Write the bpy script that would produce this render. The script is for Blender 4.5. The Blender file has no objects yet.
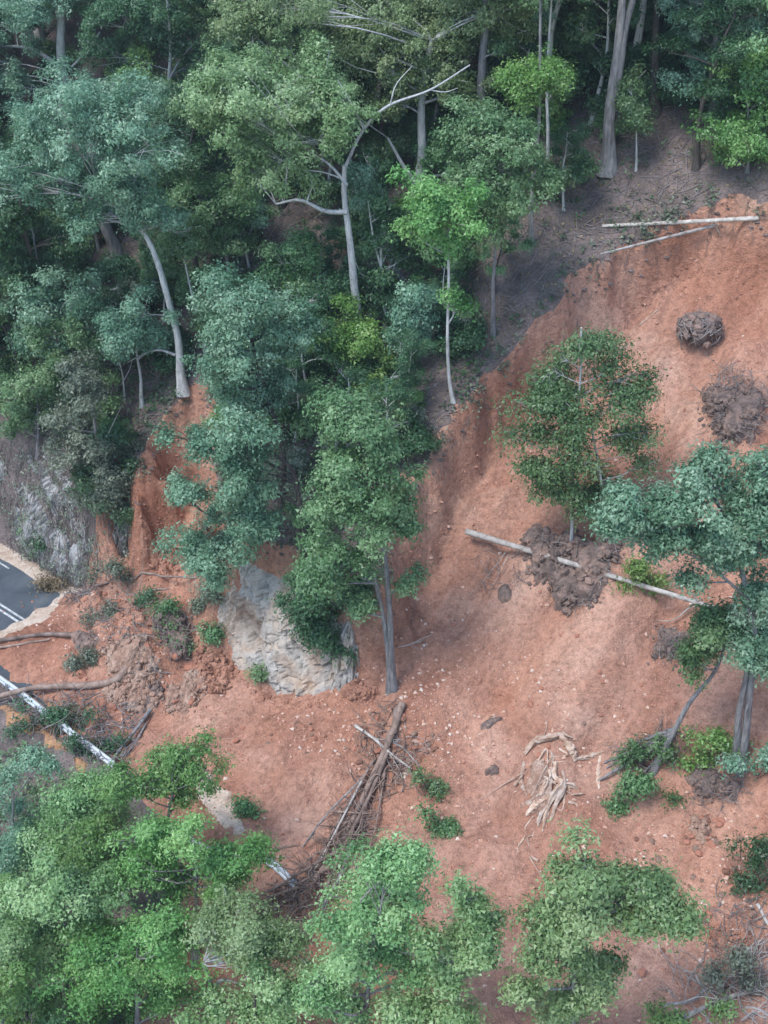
import bpy, math, random
import numpy as np
from mathutils import Vector, Matrix

# ------------------------------------------------------------------ camera, sky, sun, exposure
SC = bpy.context.scene
CAM_H, PITCH, FPX = 50.0, math.radians(35.0), 1236.0
cam_d = bpy.data.cameras.new('camera'); cam = bpy.data.objects.new('camera', cam_d)
SC.collection.objects.link(cam); SC.camera = cam
cam.location = (0, 0, CAM_H); cam.rotation_euler = (math.pi/2 - PITCH, 0, 0)
cam_d.sensor_fit = 'VERTICAL'; cam_d.sensor_height = 24.0; cam_d.lens = 24.0*FPX/1024.0
cam_d.clip_start = 0.5; cam_d.clip_end = 3000
SUN_EL, SUN_AZ = math.radians(62), math.radians(235)       # azimuth clockwise from +Y
world = bpy.data.worlds.new('World'); SC.world = world; world.use_nodes = True
wn = world.node_tree.nodes; wl = world.node_tree.links
sky = wn.new('ShaderNodeTexSky'); sky.sky_type = 'NISHITA'; sky.sun_disc = False
sky.sun_elevation = SUN_EL; sky.sun_rotation = SUN_AZ; sky.dust_density = .6; sky.air_density = 1.3
bg = wn['Background']; bg.inputs['Strength'].default_value = 0.15
wl.new(sky.outputs[0], bg.inputs[0])
sun_d = bpy.data.lights.new('sun', 'SUN'); sun_d.energy = 1.5; sun_d.angle = math.radians(22); sun_d.color = (1, .975, .94)
sun = bpy.data.objects.new('sun', sun_d); SC.collection.objects.link(sun)
_sd = Vector((math.sin(SUN_AZ)*math.cos(SUN_EL), math.cos(SUN_AZ)*math.cos(SUN_EL), math.sin(SUN_EL)))
sun.rotation_euler = _sd.to_track_quat('Z', 'Y').to_euler(); sun.location = (-30, 0, 120)
SC.view_settings.view_transform = 'Standard'; SC.view_settings.look = 'None'
SC.view_settings.gamma = 1; SC.view_settings.use_curve_mapping = False
SC.view_settings.exposure = 1.28
SC.render.engine = 'CYCLES'
SC.cycles.use_denoising = True
SC.cycles.max_bounces = 8; SC.cycles.diffuse_bounces = 4; SC.cycles.transmission_bounces = 4
SC.cycles.caustics_reflective = False; SC.cycles.caustics_refractive = False

COL = SC.collection
rng = np.random.default_rng(7)
random.seed(11)

# ------------------------------------------------------------------ maths helpers
def _hash(ix, iy, seed):
    h = (ix.astype(np.int64)*374761393 + iy.astype(np.int64)*668265263 + seed*1442695041) & 0x7fffffff
    h = ((h ^ (h >> 13))*1274126177) & 0x7fffffff
    return ((h ^ (h >> 16)) & 0xffff)/65535.0
def noise(x, y, s, seed=0):
    x = np.asarray(x, float)/s; y = np.asarray(y, float)/s
    ix = np.floor(x); iy = np.floor(y); fx = x-ix; fy = y-iy
    def g(dx, dy):
        a = _hash(ix+dx, iy+dy, seed)*2*math.pi
        return np.cos(a)*(fx-dx) + np.sin(a)*(fy-dy)
    u = fx*fx*fx*(fx*(fx*6-15)+10); v = fy*fy*fy*(fy*(fy*6-15)+10)
    a = g(0,0)*(1-u)+g(1,0)*u; b = g(0,1)*(1-u)+g(1,1)*u
    return (a*(1-v)+b*v)*1.5
def fbm(x, y, s, n=3, seed=0):
    r = 0; a = 1
    for i in range(n):
        r = r + a*noise(x, y, s, seed+i*17); s *= .48; a *= .5
    return r
def sstep(a, b, x):
    t = np.clip((np.asarray(x, float)-a)/(b-a), 0, 1); return t*t*(3-2*t)

CP, SP = math.cos(PITCH), math.sin(PITCH)
def ray(px, py):
    rx = (px-384)/FPX; uy = (512-py)/FPX
    return np.array([rx, CP+uy*SP, -SP+uy*CP])
def on_z(px, py, z):
    d = ray(px, py); t = (z-CAM_H)/d[2]
    return np.array([0, 0, CAM_H]) + d*t
def on_y(px, py, Y):
    d = ray(px, py); return np.array([0, 0, CAM_H]) + d*(Y/d[1])
def project(p):
    d = np.asarray(p, float)-np.array([0, 0, CAM_H])
    dep = d[1]*CP - d[2]*SP
    return 384+FPX*d[0]/dep, 512-FPX*(d[1]*SP+d[2]*CP)/dep, dep

# ------------------------------------------------------------------ terrain
RN = np.array([.627, .779]); RT = np.array([.779, -.627]); R0 = np.array([-4.7, 39.6])
def uv(x, y):
    return (x-R0[0])*RN[0]+(y-R0[1])*RN[1], (x-R0[0])*RT[0]+(y-R0[1])*RT[1]
CUT = 7.3
def natural(x, y):
    u, v = uv(x, y)
    cut = CUT*sstep(8.6, 10.6, u)
    up = np.where(u > 8.6, (np.clip(u, 0, 70)-8.6)*.60, 0) + np.where(u > 70, (1-np.exp(-(u-70)/220))*75, 0)
    dn = np.where(u < -1.2, -(1-np.exp((np.minimum(u, -1.2)+1.2)/45))*30, 0)
    flat = sstep(9, 14, u)+sstep(-1, -4, u)
    return cut+up+dn + flat*(fbm(x, y, 14, 3, 3)*.9 + fbm(x, y, 2.6, 2, 5)*.16)
# surface left after the slip: fan over the road, then the scar floor
_ZU = np.array([-60, -30, -12, -4, 0, 4, 8, 12, 16, 20, 28, 36, 46, 56, 64, 72, 90, 140.])
_ZZ = np.array([-28, -17, -7.6, -2.2, .45, 1.1, 1.9, 4.0, 6.6, 9.4, 14.6, 20.2, 27.0, 33.4, 40.2, 46.5, 58, 90.])
def slipped(x, y):
    u, v = uv(x, y)
    z = np.interp(u, _ZU, _ZZ)
    left = sstep(-3, -12, v)                                   # towards the gully the debris on the road is thinner
    z = z - left*.5*sstep(16, 6, u)*(u > -2)
    rill = fbm(v+.25*noise(x, y, 6, 41), u*.14, 1.3, 3, 21)*.26*sstep(12, 20, u)
    z = z + fbm(x, y, 9, 3, 31)*.95*sstep(2, 8, u) + fbm(x, y, 2.2, 3, 33)*.26 + rill + fbm(x, y, .8, 2, 35)*.10
    for gu, ga, gw in ((3.5, -.9, 1.1), (-1.5, -.6, .8), (9.5, -.8, 1.0)):      # wash channels running down the scar
        c = v-(gu+1.6*noise(u, gu*7., 9, 61)+.5*noise(u, gu*3., 2.5, 62)); z = z+ga*np.exp(-(c/gw)**2)*sstep(9, 16, u)*sstep(40, 28, u)
    z = z + .8*np.maximum(0, fbm(x, y, 4.5, 2, 63))*sstep(22, 10, u)
    b0 = on_z(150, 655, .8); r2 = ((x-b0[0])/4.2)**2+((y-b0[1])/3.4)**2; z = z+1.5*np.exp(-r2)*(1+.5*fbm(x, y, 1.6, 3, 66))   # heaped rubble on the road
    return z
def _np(px, py): return ('n', px, py)
POLY_PX = [  # outline of the bared ground, as seen on the photograph: (plane, x, y)
 ('n',790,205),('n',735,215),('n',690,211),('n',660,222),('n',640,240),('n',612,262),('n',580,272),('n',574,306),('n',540,335),
 ('n',505,368),('n',478,396),('n',455,432),('n',428,470),('n',404,520),(3.2,400,610),(2.9,398,672),(2.0,375,700),(1.4,330,700),(1.2,290,690),(1.1,252,671),
 (1.2,232,642),(2.5,216,600),(5,214,560),('n',205,520),('n',212,455),('n',216,420),('n',205,398),('n',186,396),('n',165,425),('n',150,470),('n',138,520),(1,130,560),(.7,112,586),(.3,70,590),(.15,60,604),(.1,42,614),(.1,24,625),(.1,0,637),(.1,-30,652),(.1,-30,668),(.1,0,672),
 (.1,40,700),(0,75,732),(0,118,770),(0,180,838),(0,185,900),(-6,150,1000),(-14,200,1300),(-14,500,1500),(0,900,1300),(6,1100,1000),('n',1150,700),('n',1100,450),('n',950,300),('n',860,215)]
def _unproj_nat(px, py):
    d = ray(px, py); t = np.arange(40, 260, .1)
    P = np.array([0, 0, CAM_H])+t[:, None]*d
    h = natural(P[:, 0], P[:, 1]); i = int(np.argmax(P[:, 2] < h))
    return P[i]
POLY = np.array([(_unproj_nat(a, b) if k == 'n' else on_z(a, b, k))[:2] for k, a, b in POLY_PX])
for _i in range(len(POLY)):                                        # the rock face stands in front of the spur's own ground
    _k = dict([(375, .9), (330, 1.9), (290, 2.3), (252, 2.3), (232, 1.6), (216, .7)]).get(POLY_PX[_i][1], 0) if POLY_PX[_i][0] != 'n' else 0
    POLY[_i] += np.array([.45, .9])*_k
def sdist(x, y, poly):
    x = np.asarray(x, float); y = np.asarray(y, float)
    best = np.full(x.shape, 1e18); inside = np.zeros(x.shape, bool)
    n = len(poly)
    for i in range(n):
        ax, ay = poly[i]; bx, by = poly[(i+1) % n]
        dx, dy = bx-ax, by-ay
        t = np.clip(((x-ax)*dx+(y-ay)*dy)/(dx*dx+dy*dy+1e-12), 0, 1)
        best = np.minimum(best, (x-ax-t*dx)**2+(y-ay-t*dy)**2)
        c = ((ay > y) != (by > y)) & (x < (bx-ax)*(y-ay)/((by-ay) if abs(by-ay) > 1e-12 else 1e-12)+ax)
        inside ^= c
    return np.where(inside, -1, 1)*np.sqrt(best)
def terrain(x, y):
    """height and signed distance to the edge of the slip (negative inside)"""
    d = sdist(x, y, POLY) + fbm(x, y, 5.5, 2, 51)*.75 + fbm(x, y, 1.3, 3, 52)*.42
    w = 1.7-.9*sstep(52, 60, y)*sstep(2, 7, x)                         # the head scarp is the steepest
    m = sstep(.55, -w, d)
    return natural(x, y)*(1-m)+slipped(x, y)*m, d

# ground sampled once on a fine table, then looked up
TX = np.arange(-75, 75.01, .25); TY = np.arange(5, 185.01, .25)
_gx, _gy = np.meshgrid(TX, TY)
TZ, TD = terrain(_gx.ravel(), _gy.ravel()); TZ = TZ.reshape(_gx.shape); TD = TD.reshape(_gx.shape)
def _lk(T, x, y):
    fx = np.clip((np.asarray(x, float)-TX[0])/.25, 0, len(TX)-1.001); fy = np.clip((np.asarray(y, float)-TY[0])/.25, 0, len(TY)-1.001)
    i = fx.astype(int); j = fy.astype(int); a = fx-i; b = fy-j
    return (T[j, i]*(1-a)+T[j, i+1]*a)*(1-b)+(T[j+1, i]*(1-a)+T[j+1, i+1]*a)*b
def gz(x, y): return _lk(TZ, x, y)
def gd(x, y): return _lk(TD, x, y)
def ground(px, py):
    d = ray(px, py); t = np.arange(35, 260, .05)
    P = np.array([0, 0, CAM_H])+t[:, None]*d
    i = int(np.argmax(P[:, 2] < gz(P[:, 0], P[:, 1])))
    return P[i]

# ------------------------------------------------------------------ mesh + object helpers
def mesh_np(name, verts, faces, mats, smooth=False, attrs=None, mat_idx=None):
    """verts (N,3); faces list of index arrays, each (M,k)"""
    me = bpy.data.meshes.new(name)
    verts = np.asarray(verts, np.float32)
    if not isinstance(faces, list): faces = [faces]
    faces = [np.asarray(f, np.int32) for f in faces if len(f)]
    loops = np.concatenate([f.ravel() for f in faces]); tot = np.concatenate([np.full(len(f), f.shape[1], np.int32) for f in faces])
    start = np.concatenate([[0], np.cumsum(tot)[:-1]]).astype(np.int32)
    me.vertices.add(len(verts)); me.vertices.foreach_set('co', verts.ravel())
    me.loops.add(len(loops)); me.loops.foreach_set('vertex_index', loops)
    me.polygons.add(len(tot)); me.polygons.foreach_set('loop_start', start); me.polygons.foreach_set('loop_total', tot)
    if mat_idx is not None: me.polygons.foreach_set('material_index', np.asarray(mat_idx, np.int32))
    for m in (mats if isinstance(mats, (list, tuple)) else [mats]): me.materials.append(m)
    if attrs:
        for k, v in attrs.items():
            a = me.attributes.new(k, 'FLOAT', 'POINT'); a.data.foreach_set('value', np.asarray(v, np.float32))
    me.polygons.foreach_set('use_smooth', np.full(len(tot), bool(smooth)))
    me.update(calc_edges=True)
    return me
def link(name, data, parent=None, loc=None):
    o = bpy.data.objects.new(name, data); COL.objects.link(o)
    if parent is not None: o.parent = parent
    if loc is not None: o.location = loc
    return o
def tag(o, label=None, cat=None, group=None, kind=None):
    if label: o['label'] = label
    if cat: o['category'] = cat
    if group: o['group'] = group
    if kind: o['kind'] = kind
    return o
def thing(name, label, cat, loc, group=None):
    return tag(link(name, None, None, tuple(float(c) for c in loc)), label, cat, group)
def copy_tree(o, parent=None):
    c = o.copy(); COL.objects.link(c); c.parent = parent
    for ch in list(o.children): copy_tree(ch, c)
    return c

class Geo:
    def __init__(s): s.v = []; s.f = {3: [], 4: []}; s.n = 0; s.a = []
    def add(s, v, f, a=None):
        v = np.asarray(v, float); f = np.asarray(f, int)
        s.v.append(v); s.f[f.shape[1]].append(f+s.n); s.n += len(v)
        s.a.append(np.full(len(v), .5) if a is None else np.broadcast_to(np.asarray(a, float), (len(v),)))
    def mesh(s, name, mats, smooth=False, off=(0, 0, 0)):
        fs = [np.concatenate(s.f[k]) for k in (3, 4) if s.f[k]]
        return mesh_np(name, np.concatenate(s.v)-np.asarray(off), fs, mats, smooth, {'var': np.concatenate(s.a)})

def smooth_path(pts, n):
    """Catmull-Rom through pts"""
    P = np.asarray(pts, float)
    if len(P) == 2:
        t = np.linspace(0, 1, n)[:, None]; return P[0]*(1-t)+P[1]*t
    Q = np.vstack([2*P[0]-P[1], P, 2*P[-1]-P[-2]])
    out = []
    for T in np.linspace(0, len(P)-1-1e-6, n):
        i = int(T); t = T-i; a, b, c, d = Q[i], Q[i+1], Q[i+2], Q[i+3]
        out.append(.5*((2*b)+(-a+c)*t+(2*a-5*b+4*c-d)*t*t+(-a+3*b-3*c+d)*t**3))
    return np.array(out)
def tube(g, pts, rad, sides=7, rough=.0, seed=0, var=.5):
    P = np.asarray(pts, float); n = len(P); rad = np.broadcast_to(np.asarray(rad, float), (n,))
    T = np.gradient(P, axis=0); T /= np.linalg.norm(T, axis=1)[:, None]+1e-9
    ref = np.array([0, 0, 1.]) if abs(T[0][2]) < .8 else np.array([1., 0, 0])
    A = np.cross(T, ref); A /= np.linalg.norm(A, axis=1)[:, None]+1e-9; B = np.cross(T, A)
    th = np.arange(sides)*2*math.pi/sides
    r = rad[:, None]*np.ones((1, sides))
    if rough:
        rr = np.random.default_rng(seed); r = r*(1+rr.normal(0, rough, (n, sides))*.6+rr.normal(0, rough, (1, sides)))
    V = P[:, None, :]+r[..., None]*(np.cos(th)[None, :, None]*A[:, None, :]+np.sin(th)[None, :, None]*B[:, None, :])
    i = np.arange(n-1)[:, None]*sides; j = np.arange(sides)[None, :]; k = (j+1) % sides
    F = np.stack([i+j, i+k, i+sides+k, i+sides+j], -1).reshape(-1, 4)
    base = g.n
    g.add(V.reshape(-1, 3), F, var)
    # end caps
    for ring, c in ((0, P[0]), (n-1, P[-1])):
        idx = ring*sides+np.arange(sides)
        vv = np.vstack([V[ring], c]); f = np.array([[q, (q+1) % sides, sides] for q in range(sides)])
        if ring == 0: f = f[:, ::-1]
        g.add(vv, f, var)

# ------------------------------------------------------------------ materials
def _mat(name):
    m = bpy.data.materials.new(name); m.use_nodes = True
    return m, m.node_tree.nodes, m.node_tree.links, m.node_tree.nodes['Principled BSDF']
def ramp(n, stops):
    r = n.new('ShaderNodeValToRGB'); e = r.color_ramp.elements
    while len(e) > 1: e.remove(e[-1])
    e[0].position = stops[0][0]; e[0].color = (*stops[0][1], 1)
    for p, c in stops[1:]:
        q = e.new(p); q.color = (*c, 1)
    return r
def noise_node(n, l, vec, scale, detail=5, rough=.55, dist=0):
    t = n.new('ShaderNodeTexNoise'); t.inputs['Scale'].default_value = scale; t.inputs['Detail'].default_value = detail
    t.inputs['Roughness'].default_value = rough; t.inputs['Distortion'].default_value = dist
    l.new(vec, t.inputs['Vector']); return t.outputs['Fac']
def mapped(n, l, scale=(1, 1, 1), rot=(0, 0, 0)):
    tc = n.new('ShaderNodeTexCoord'); mp = n.new('ShaderNodeMapping')
    mp.inputs['Scale'].default_value = scale; mp.inputs['Rotation'].default_value = rot
    l.new(tc.outputs['Object'], mp.inputs['Vector']); return mp.outputs[0]
def mixc(n, l, fac, a, b, mode='MIX'):
    m = n.new('ShaderNodeMix'); m.data_type = 'RGBA'; m.blend_type = mode
    for s, v in ((0, fac), (6, a), (7, b)):
        if isinstance(v, (int, float)): m.inputs[s].default_value = v
        elif isinstance(v, tuple): m.inputs[s].default_value = (*v, 1)
        else: l.new(v, m.inputs[s])
    return m.outputs[2]
def maprange(n, l, v, a, b, c=0, d=1):
    m = n.new('ShaderNodeMapRange'); m.inputs[1].default_value = a; m.inputs[2].default_value = b
    m.inputs[3].default_value = c; m.inputs[4].default_value = d; l.new(v, m.inputs[0]); return m.outputs[0]
def bump(n, l, bs, h, dist, strength=1):
    b = n.new('ShaderNodeBump'); b.inputs['Distance'].default_value = dist; b.inputs['Strength'].default_value = strength
    l.new(h, b.inputs['Height']); l.new(b.outputs[0], bs.inputs['Normal'])
def mat_ground(name, stops, big, small, speck=None, bmp=.08, rough=.95, stretch=None, tint=None):
    m, n, l, bs = _mat(name)
    v = mapped(n, l)
    f1 = noise_node(n, l, v, big, 6, .6, .4); r = ramp(n, stops); l.new(f1, r.inputs[0]); c = r.outputs[0]
    if tint: c = mixc(n, l, maprange(n, l, noise_node(n, l, v, .055, 3, .5), .42, .62), c, mixc(n, l, 1., c, tint, 'MULTIPLY'))
    f2 = noise_node(n, l, v, small, 5, .7)
    c = mixc(n, l, .8, c, mixc(n, l, 1.0, c, ramp_of(n, l, f2, [(.25, (.42,)*3), (.5, (1,)*3), (.8, (1.45,)*3)]), 'MULTIPLY'))
    f9 = noise_node(n, l, v, small*4.5, 4, .7)
    c = mixc(n, l, .7, c, mixc(n, l, 1.0, c, ramp_of(n, l, f9, [(.3, (.55,)*3), (.5, (1,)*3), (.75, (1.3,)*3)]), 'MULTIPLY'))
    if stretch:
        v2 = mapped(n, l, (1, 1, 1), stretch[1]); mp2 = n.new('ShaderNodeMapping'); mp2.inputs['Scale'].default_value = stretch[0]
        l.new(v2, mp2.inputs['Vector']); v2 = mp2.outputs[0]; f3 = noise_node(n, l, v2, 1, 5, .6)
        c = mixc(n, l, .7, c, mixc(n, l, 1.0, c, ramp_of(n, l, f3, [(.3, (.74, .70, .68)), (.5, (1,)*3), (.72, (1.16,)*3)]), 'MULTIPLY'))
    if speck:
        vo = n.new('ShaderNodeTexVoronoi'); vo.inputs['Scale'].default_value = speck[0]; l.new(v, vo.inputs['Vector'])
        f4 = noise_node(n, l, v, .35, 3)
        k = maprange(n, l, vo.outputs['Distance'], .16, .10); k2 = maprange(n, l, f4, .48, .62)
        mm = n.new('ShaderNodeMath'); mm.operation = 'MULTIPLY'; l.new(k, mm.inputs[0]); l.new(k2, mm.inputs[1])
        c = mixc(n, l, mm.outputs[0], c, speck[1])
    l.new(c, bs.inputs['Base Color']); bs.inputs['Roughness'].default_value = rough; bs.inputs['Specular IOR Level'].default_value = .15
    bump(n, l, bs, f2, bmp)
    return m
def ramp_of(n, l, f, stops):
    r = ramp(n, stops); l.new(f, r.inputs[0]); return r.outputs[0]

UP_ROT = (0, 0, -math.atan2(RN[1], RN[0]))
M = {}
M['soil'] = mat_ground('bare red soil', [(.26, (.295, .138, .091)), (.42, (.375, .19, .131)), (.55, (.435, .24, .173)), (.72, (.51, .32, .243))], .16, 3.2,
                       speck=(5.5, (.62, .42, .32)), bmp=.26, stretch=((.10, .9, .1), UP_ROT), tint=(1.03, .95, .88))
M['litter'] = mat_ground('forest litter', [(.3, (.085, .068, .062)), (.5, (.16, .125, .115)), (.7, (.25, .19, .175))], .5, 6, bmp=.12)
M['verge'] = mat_ground('dusty gravel verge', [(.3, (.32, .22, .16)), (.5, (.47, .37, .29)), (.7, (.55, .46, .39))], .8, 7, bmp=.03)
M['asphalt'] = mat_ground('asphalt', [(.3, (.055, .065, .075)), (.55, (.085, .098, .11)), (.75, (.13, .135, .14))], .5, 30, bmp=.01)
M['mud'] = mat_ground('orange mud', [(.3, (.26, .13, .07)), (.6, (.36, .20, .11))], .7, 5, bmp=.04)
M['clod'] = mat_ground('dark soil clod', [(.3, (.10, .075, .066)), (.48, (.20, .145, .125)), (.68, (.32, .21, .165))], 1.2, 6, bmp=.12)
M['paleclod'] = mat_ground('pale broken clay', [(.3, (.25, .14, .10)), (.5, (.36, .23, .17)), (.7, (.46, .34, .27))], .9, 5, bmp=.12)

def mat_rock(name, stops, streak):
    m, n, l, bs = _mat(name)
    v = mapped(n, l); f1 = noise_node(n, l, v, .35, 6, .65, .5); c = ramp_of(n, l, f1, stops)
    v2 = mapped(n, l, (1.6, 1.6, .25)); f2 = noise_node(n, l, v2, 1.3, 5, .65)
    c = mixc(n, l, maprange(n, l, f2, .52, .70), c, streak)
    f3 = noise_node(n, l, v, 3.5, 6, .7)
    c = mixc(n, l, .75, c, mixc(n, l, 1., c, ramp_of(n, l, f3, [(.3, (.5,)*3), (.5, (1,)*3), (.75, (1.25,)*3)]), 'MULTIPLY'))
    l.new(c, bs.inputs['Base Color']); bs.inputs['Roughness'].default_value = .9; bs.inputs['Specular IOR Level'].default_value = .2
    bump(n, l, bs, f3, .12); return m
M['rock'] = mat_rock('pale weathered rock', [(.33, (.34, .22, .15)), (.44, (.43, .34, .27)), (.56, (.42, .38, .34)), (.72, (.30, .295, .285))], (.19, .175, .16))
M['cliff'] = mat_rock('grey cut rock', [(.35, (.20, .195, .19)), (.5, (.33, .325, .32)), (.7, (.43, .41, .40))], (.16, .16, .155))
def mat_stone():
    m, n, l, bs = _mat('loose stones'); a = n.new('ShaderNodeAttribute'); a.attribute_name = 'var'
    l.new(ramp_of(n, l, a.outputs['Fac'], [(0, (.34, .15, .10)), (.35, (.46, .25, .18)), (.7, (.58, .40, .31)), (1, (.64, .56, .50))]), bs.inputs['Base Color'])
    bs.inputs['Roughness'].default_value = .9; bs.inputs['Specular IOR Level'].default_value = .2; return m
M['stone'] = mat_stone()
def mat_bark(name, stops, scale=(3, 3, .6), bmp=.03):
    m, n, l, bs = _mat(name)
    v = mapped(n, l, scale); f = noise_node(n, l, v, 1.2, 6, .65, .3); c = ramp_of(n, l, f, stops)
    oi = n.new('ShaderNodeObjectInfo')
    c = mixc(n, l, 1., c, ramp_of(n, l, oi.outputs['Random'], [(0, (.8, .8, .82)), (1, (1.12, 1.1, 1.06))]), 'MULTIPLY')
    l.new(c, bs.inputs['Base Color']); bs.inputs['Roughness'].default_value = .85; bs.inputs['Specular IOR Level'].default_value = .2
    bump(n, l, bs, f, bmp); return m
M['bark_pale'] = mat_bark('pale smooth bark', [(.3, (.22, .22, .22)), (.46, (.42, .42, .42)), (.66, (.58, .57, .55))], (5, 5, 1.2))
M['bark_grey'] = mat_bark('grey brown bark', [(.3, (.09, .088, .09)), (.5, (.21, .20, .20)), (.7, (.33, .31, .30))], (5, 5, 1.0))
M['bark_dark'] = mat_bark('dark bark', [(.3, (.035, .032, .03)), (.5, (.07, .06, .055)), (.7, (.12, .10, .09))])
M['wood_pale'] = mat_bark('bleached fallen wood', [(.3, (.15, .125, .11)), (.45, (.33, .295, .27)), (.65, (.48, .45, .42))], (2.5, 2.5, 2.5))
M['wood_brown'] = mat_bark('broken brown wood', [(.3, (.12, .085, .07)), (.5, (.24, .17, .14)), (.7, (.36, .28, .24))], (1.5, 1.5, 1.5))
M['wood_torn'] = mat_bark('torn cream wood', [(.36, (.33, .20, .14)), (.5, (.48, .35, .27)), (.68, (.58, .50, .43))], (2.2, 2.2, 2.2), .06)
M['twig'] = mat_bark('dry grey twigs', [(.3, (.12, .10, .095)), (.5, (.22, .19, .18)), (.7, (.33, .29, .275))], (1.5, 1.5, 1.5))
def mat_leaf(name, dark, mid, light, trans=.36, rough=.42, spec=.5):
    m, n, l, bs = _mat(name)
    a = n.new('ShaderNodeAttribute'); a.attribute_name = 'var'
    c = ramp_of(n, l, a.outputs['Fac'], [(0, dark), (.5, mid), (1, light)])
    oi = n.new('ShaderNodeObjectInfo')
    hs = n.new('ShaderNodeHueSaturation'); l.new(c, hs.inputs['Color'])
    l.new(maprange(n, l, oi.outputs['Random'], 0, 1, .485, .515), hs.inputs['Hue'])
    l.new(maprange(n, l, oi.outputs['Random'], 0, 1, .85, 1.15), hs.inputs['Value'])
    l.new(hs.outputs[0], bs.inputs['Base Color']); bs.inputs['Roughness'].default_value = rough; bs.inputs['Specular IOR Level'].default_value = spec
    tr = n.new('ShaderNodeBsdfTranslucent'); l.new(hs.outputs[0], tr.inputs['Color'])
    mx = n.new('ShaderNodeMixShader'); mx.inputs[0].default_value = trans
    l.new(bs.outputs[0], mx.inputs[1]); l.new(tr.outputs[0], mx.inputs[2]); l.new(mx.outputs[0], n['Material Output'].inputs['Surface'])
    return m
LEAF = {
 'yellow': mat_leaf('pale yellow green leaves', (0.105, 0.18, 0.06), (0.21, 0.32, 0.13), (0.38, 0.48, 0.26)),
 'blue':   mat_leaf('blue green leaves', (0.062, 0.155, 0.09), (0.175, 0.325, 0.20), (0.38, 0.53, 0.375)),
 'bright': mat_leaf('bright green leaves', (0.06, 0.16, 0.038), (0.155, 0.31, 0.085), (0.32, 0.47, 0.17)),
 'mid':    mat_leaf('mid green leaves', (0.05, 0.12, 0.046), (0.14, 0.265, 0.11), (0.31, 0.44, 0.225)),
 'pale':   mat_leaf('light green leaves', (.075, .165, .055), (.215, .36, .14), (.44, .57, .29)),
 'dark':   mat_leaf('dark green leaves', (0.028, 0.075, 0.03), (0.06, 0.145, 0.06), (0.12, 0.23, 0.105)),
 'grey':   mat_leaf('dull grey green leaves', (0.085, 0.12, 0.075), (0.17, 0.21, 0.145), (0.29, 0.33, 0.24)),
 'fine':   mat_leaf('fine olive green leaves', (0.045, 0.115, 0.04), (0.11, 0.23, 0.085), (0.24, 0.37, 0.17)),
 'lime':   mat_leaf('lime green leaves', (0.08, 0.17, 0.03), (0.17, 0.29, 0.07), (0.30, 0.41, 0.14)),
 'dry':    mat_leaf('dry tan grass', (0.160, 0.130, 0.075), (0.260, 0.210, 0.120), (0.360, 0.300, 0.190), trans=.15, spec=.1),
}
m_, n_, l_, b_ = _mat('white road paint'); l_.new(ramp_of(n_, l_, noise_node(n_, l_, mapped(n_, l_), 3.0, 6, .75), [(.36, (.10, .105, .11)), (.5, (.42, .42, .41)), (.66, (.60, .60, .58))]), b_.inputs['Base Color']); b_.inputs['Roughness'].default_value = .7; M['paint'] = m_
m_, n_, l_, b_ = _mat('galvanised steel'); b_.inputs['Base Color'].default_value = (.46, .48, .50, 1); b_.inputs['Roughness'].default_value = .45; b_.inputs['Metallic'].default_value = .35; M['steel'] = m_
m_, n_, l_, b_ = _mat('dull post steel'); b_.inputs['Base Color'].default_value = (.32, .33, .34, 1); b_.inputs['Roughness'].default_value = .6; b_.inputs['Metallic'].default_value = .3; M['post'] = m_

# ------------------------------------------------------------------ ground sheets
def axis(a, b, fine, lo, hi):
    v = list(np.arange(a, b+1e-6, fine)); s = fine; x = b
    while x < hi: s = min(s*1.16, 60); x += s; v.append(x)
    s = fine; x = a; w = []
    while x > lo: s = min(s*1.16, 60); x -= s; w.append(x)
    return np.array(w[::-1]+v)
GX = axis(-28, 28, .22, -900, 900); GY = axis(25, 80, .22, -700, 1100)
gx, gy = np.meshgrid(GX, GY); zz, dd = terrain(gx.ravel(), gy.ravel())
GV = np.stack([gx.ravel(), gy.ravel(), zz], 1)
nx, ny = len(GX), len(GY)
q = (np.arange(ny-1)[:, None]*nx+np.arange(nx-1)[None, :]).ravel()
GF = np.stack([q, q+1, q+nx+1, q+nx], 1)
TR = np.concatenate([GF[:, [0, 1, 2]], GF[:, [0, 2, 3]]])
def clip(iso, keep_high):
    """triangles of the ground on one side of the line where the distance to the slip is iso"""
    sd = (dd-iso) if keep_high else (iso-dd); ins = sd > 0; cnt = ins[TR].sum(1)
    full = TR[cnt == 3]; V = [GV]; F = [full]; n = len(GV)
    for k in (1, 2):
        T = TR[cnt == k]; I = ins[T]
        lone = np.argmax(I if k == 1 else ~I, 1); r = np.arange(len(T))
        A, B, C = T[r, lone], T[r, (lone+1) % 3], T[r, (lone+2) % 3]
        def cut(p, q):
            t = (sd[p]/(sd[p]-sd[q]))[:, None]; return GV[p]*(1-t)+GV[q]*t
        m = len(T); V += [cut(A, B), cut(A, C)]; ab = n+np.arange(m); ac = ab+m; n += 2*m
        if k == 1: F.append(np.stack([A, ab, ac], 1))
        else: F += [np.stack([ab, B, C], 1), np.stack([ab, C, ac], 1)]
    V = np.concatenate(V); F = np.concatenate(F); idx, inv = np.unique(F, return_inverse=True)
    return V[idx], inv.reshape(F.shape)
for nm_, hi_, mt_ in (('forest_floor', True, 'litter'), ('landslide_scar', False, 'soil')):
    v_, f_ = clip(.45, hi_); tag(link(nm_, mesh_np(nm_, v_, f_, M[mt_], True)), kind='structure')

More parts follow.
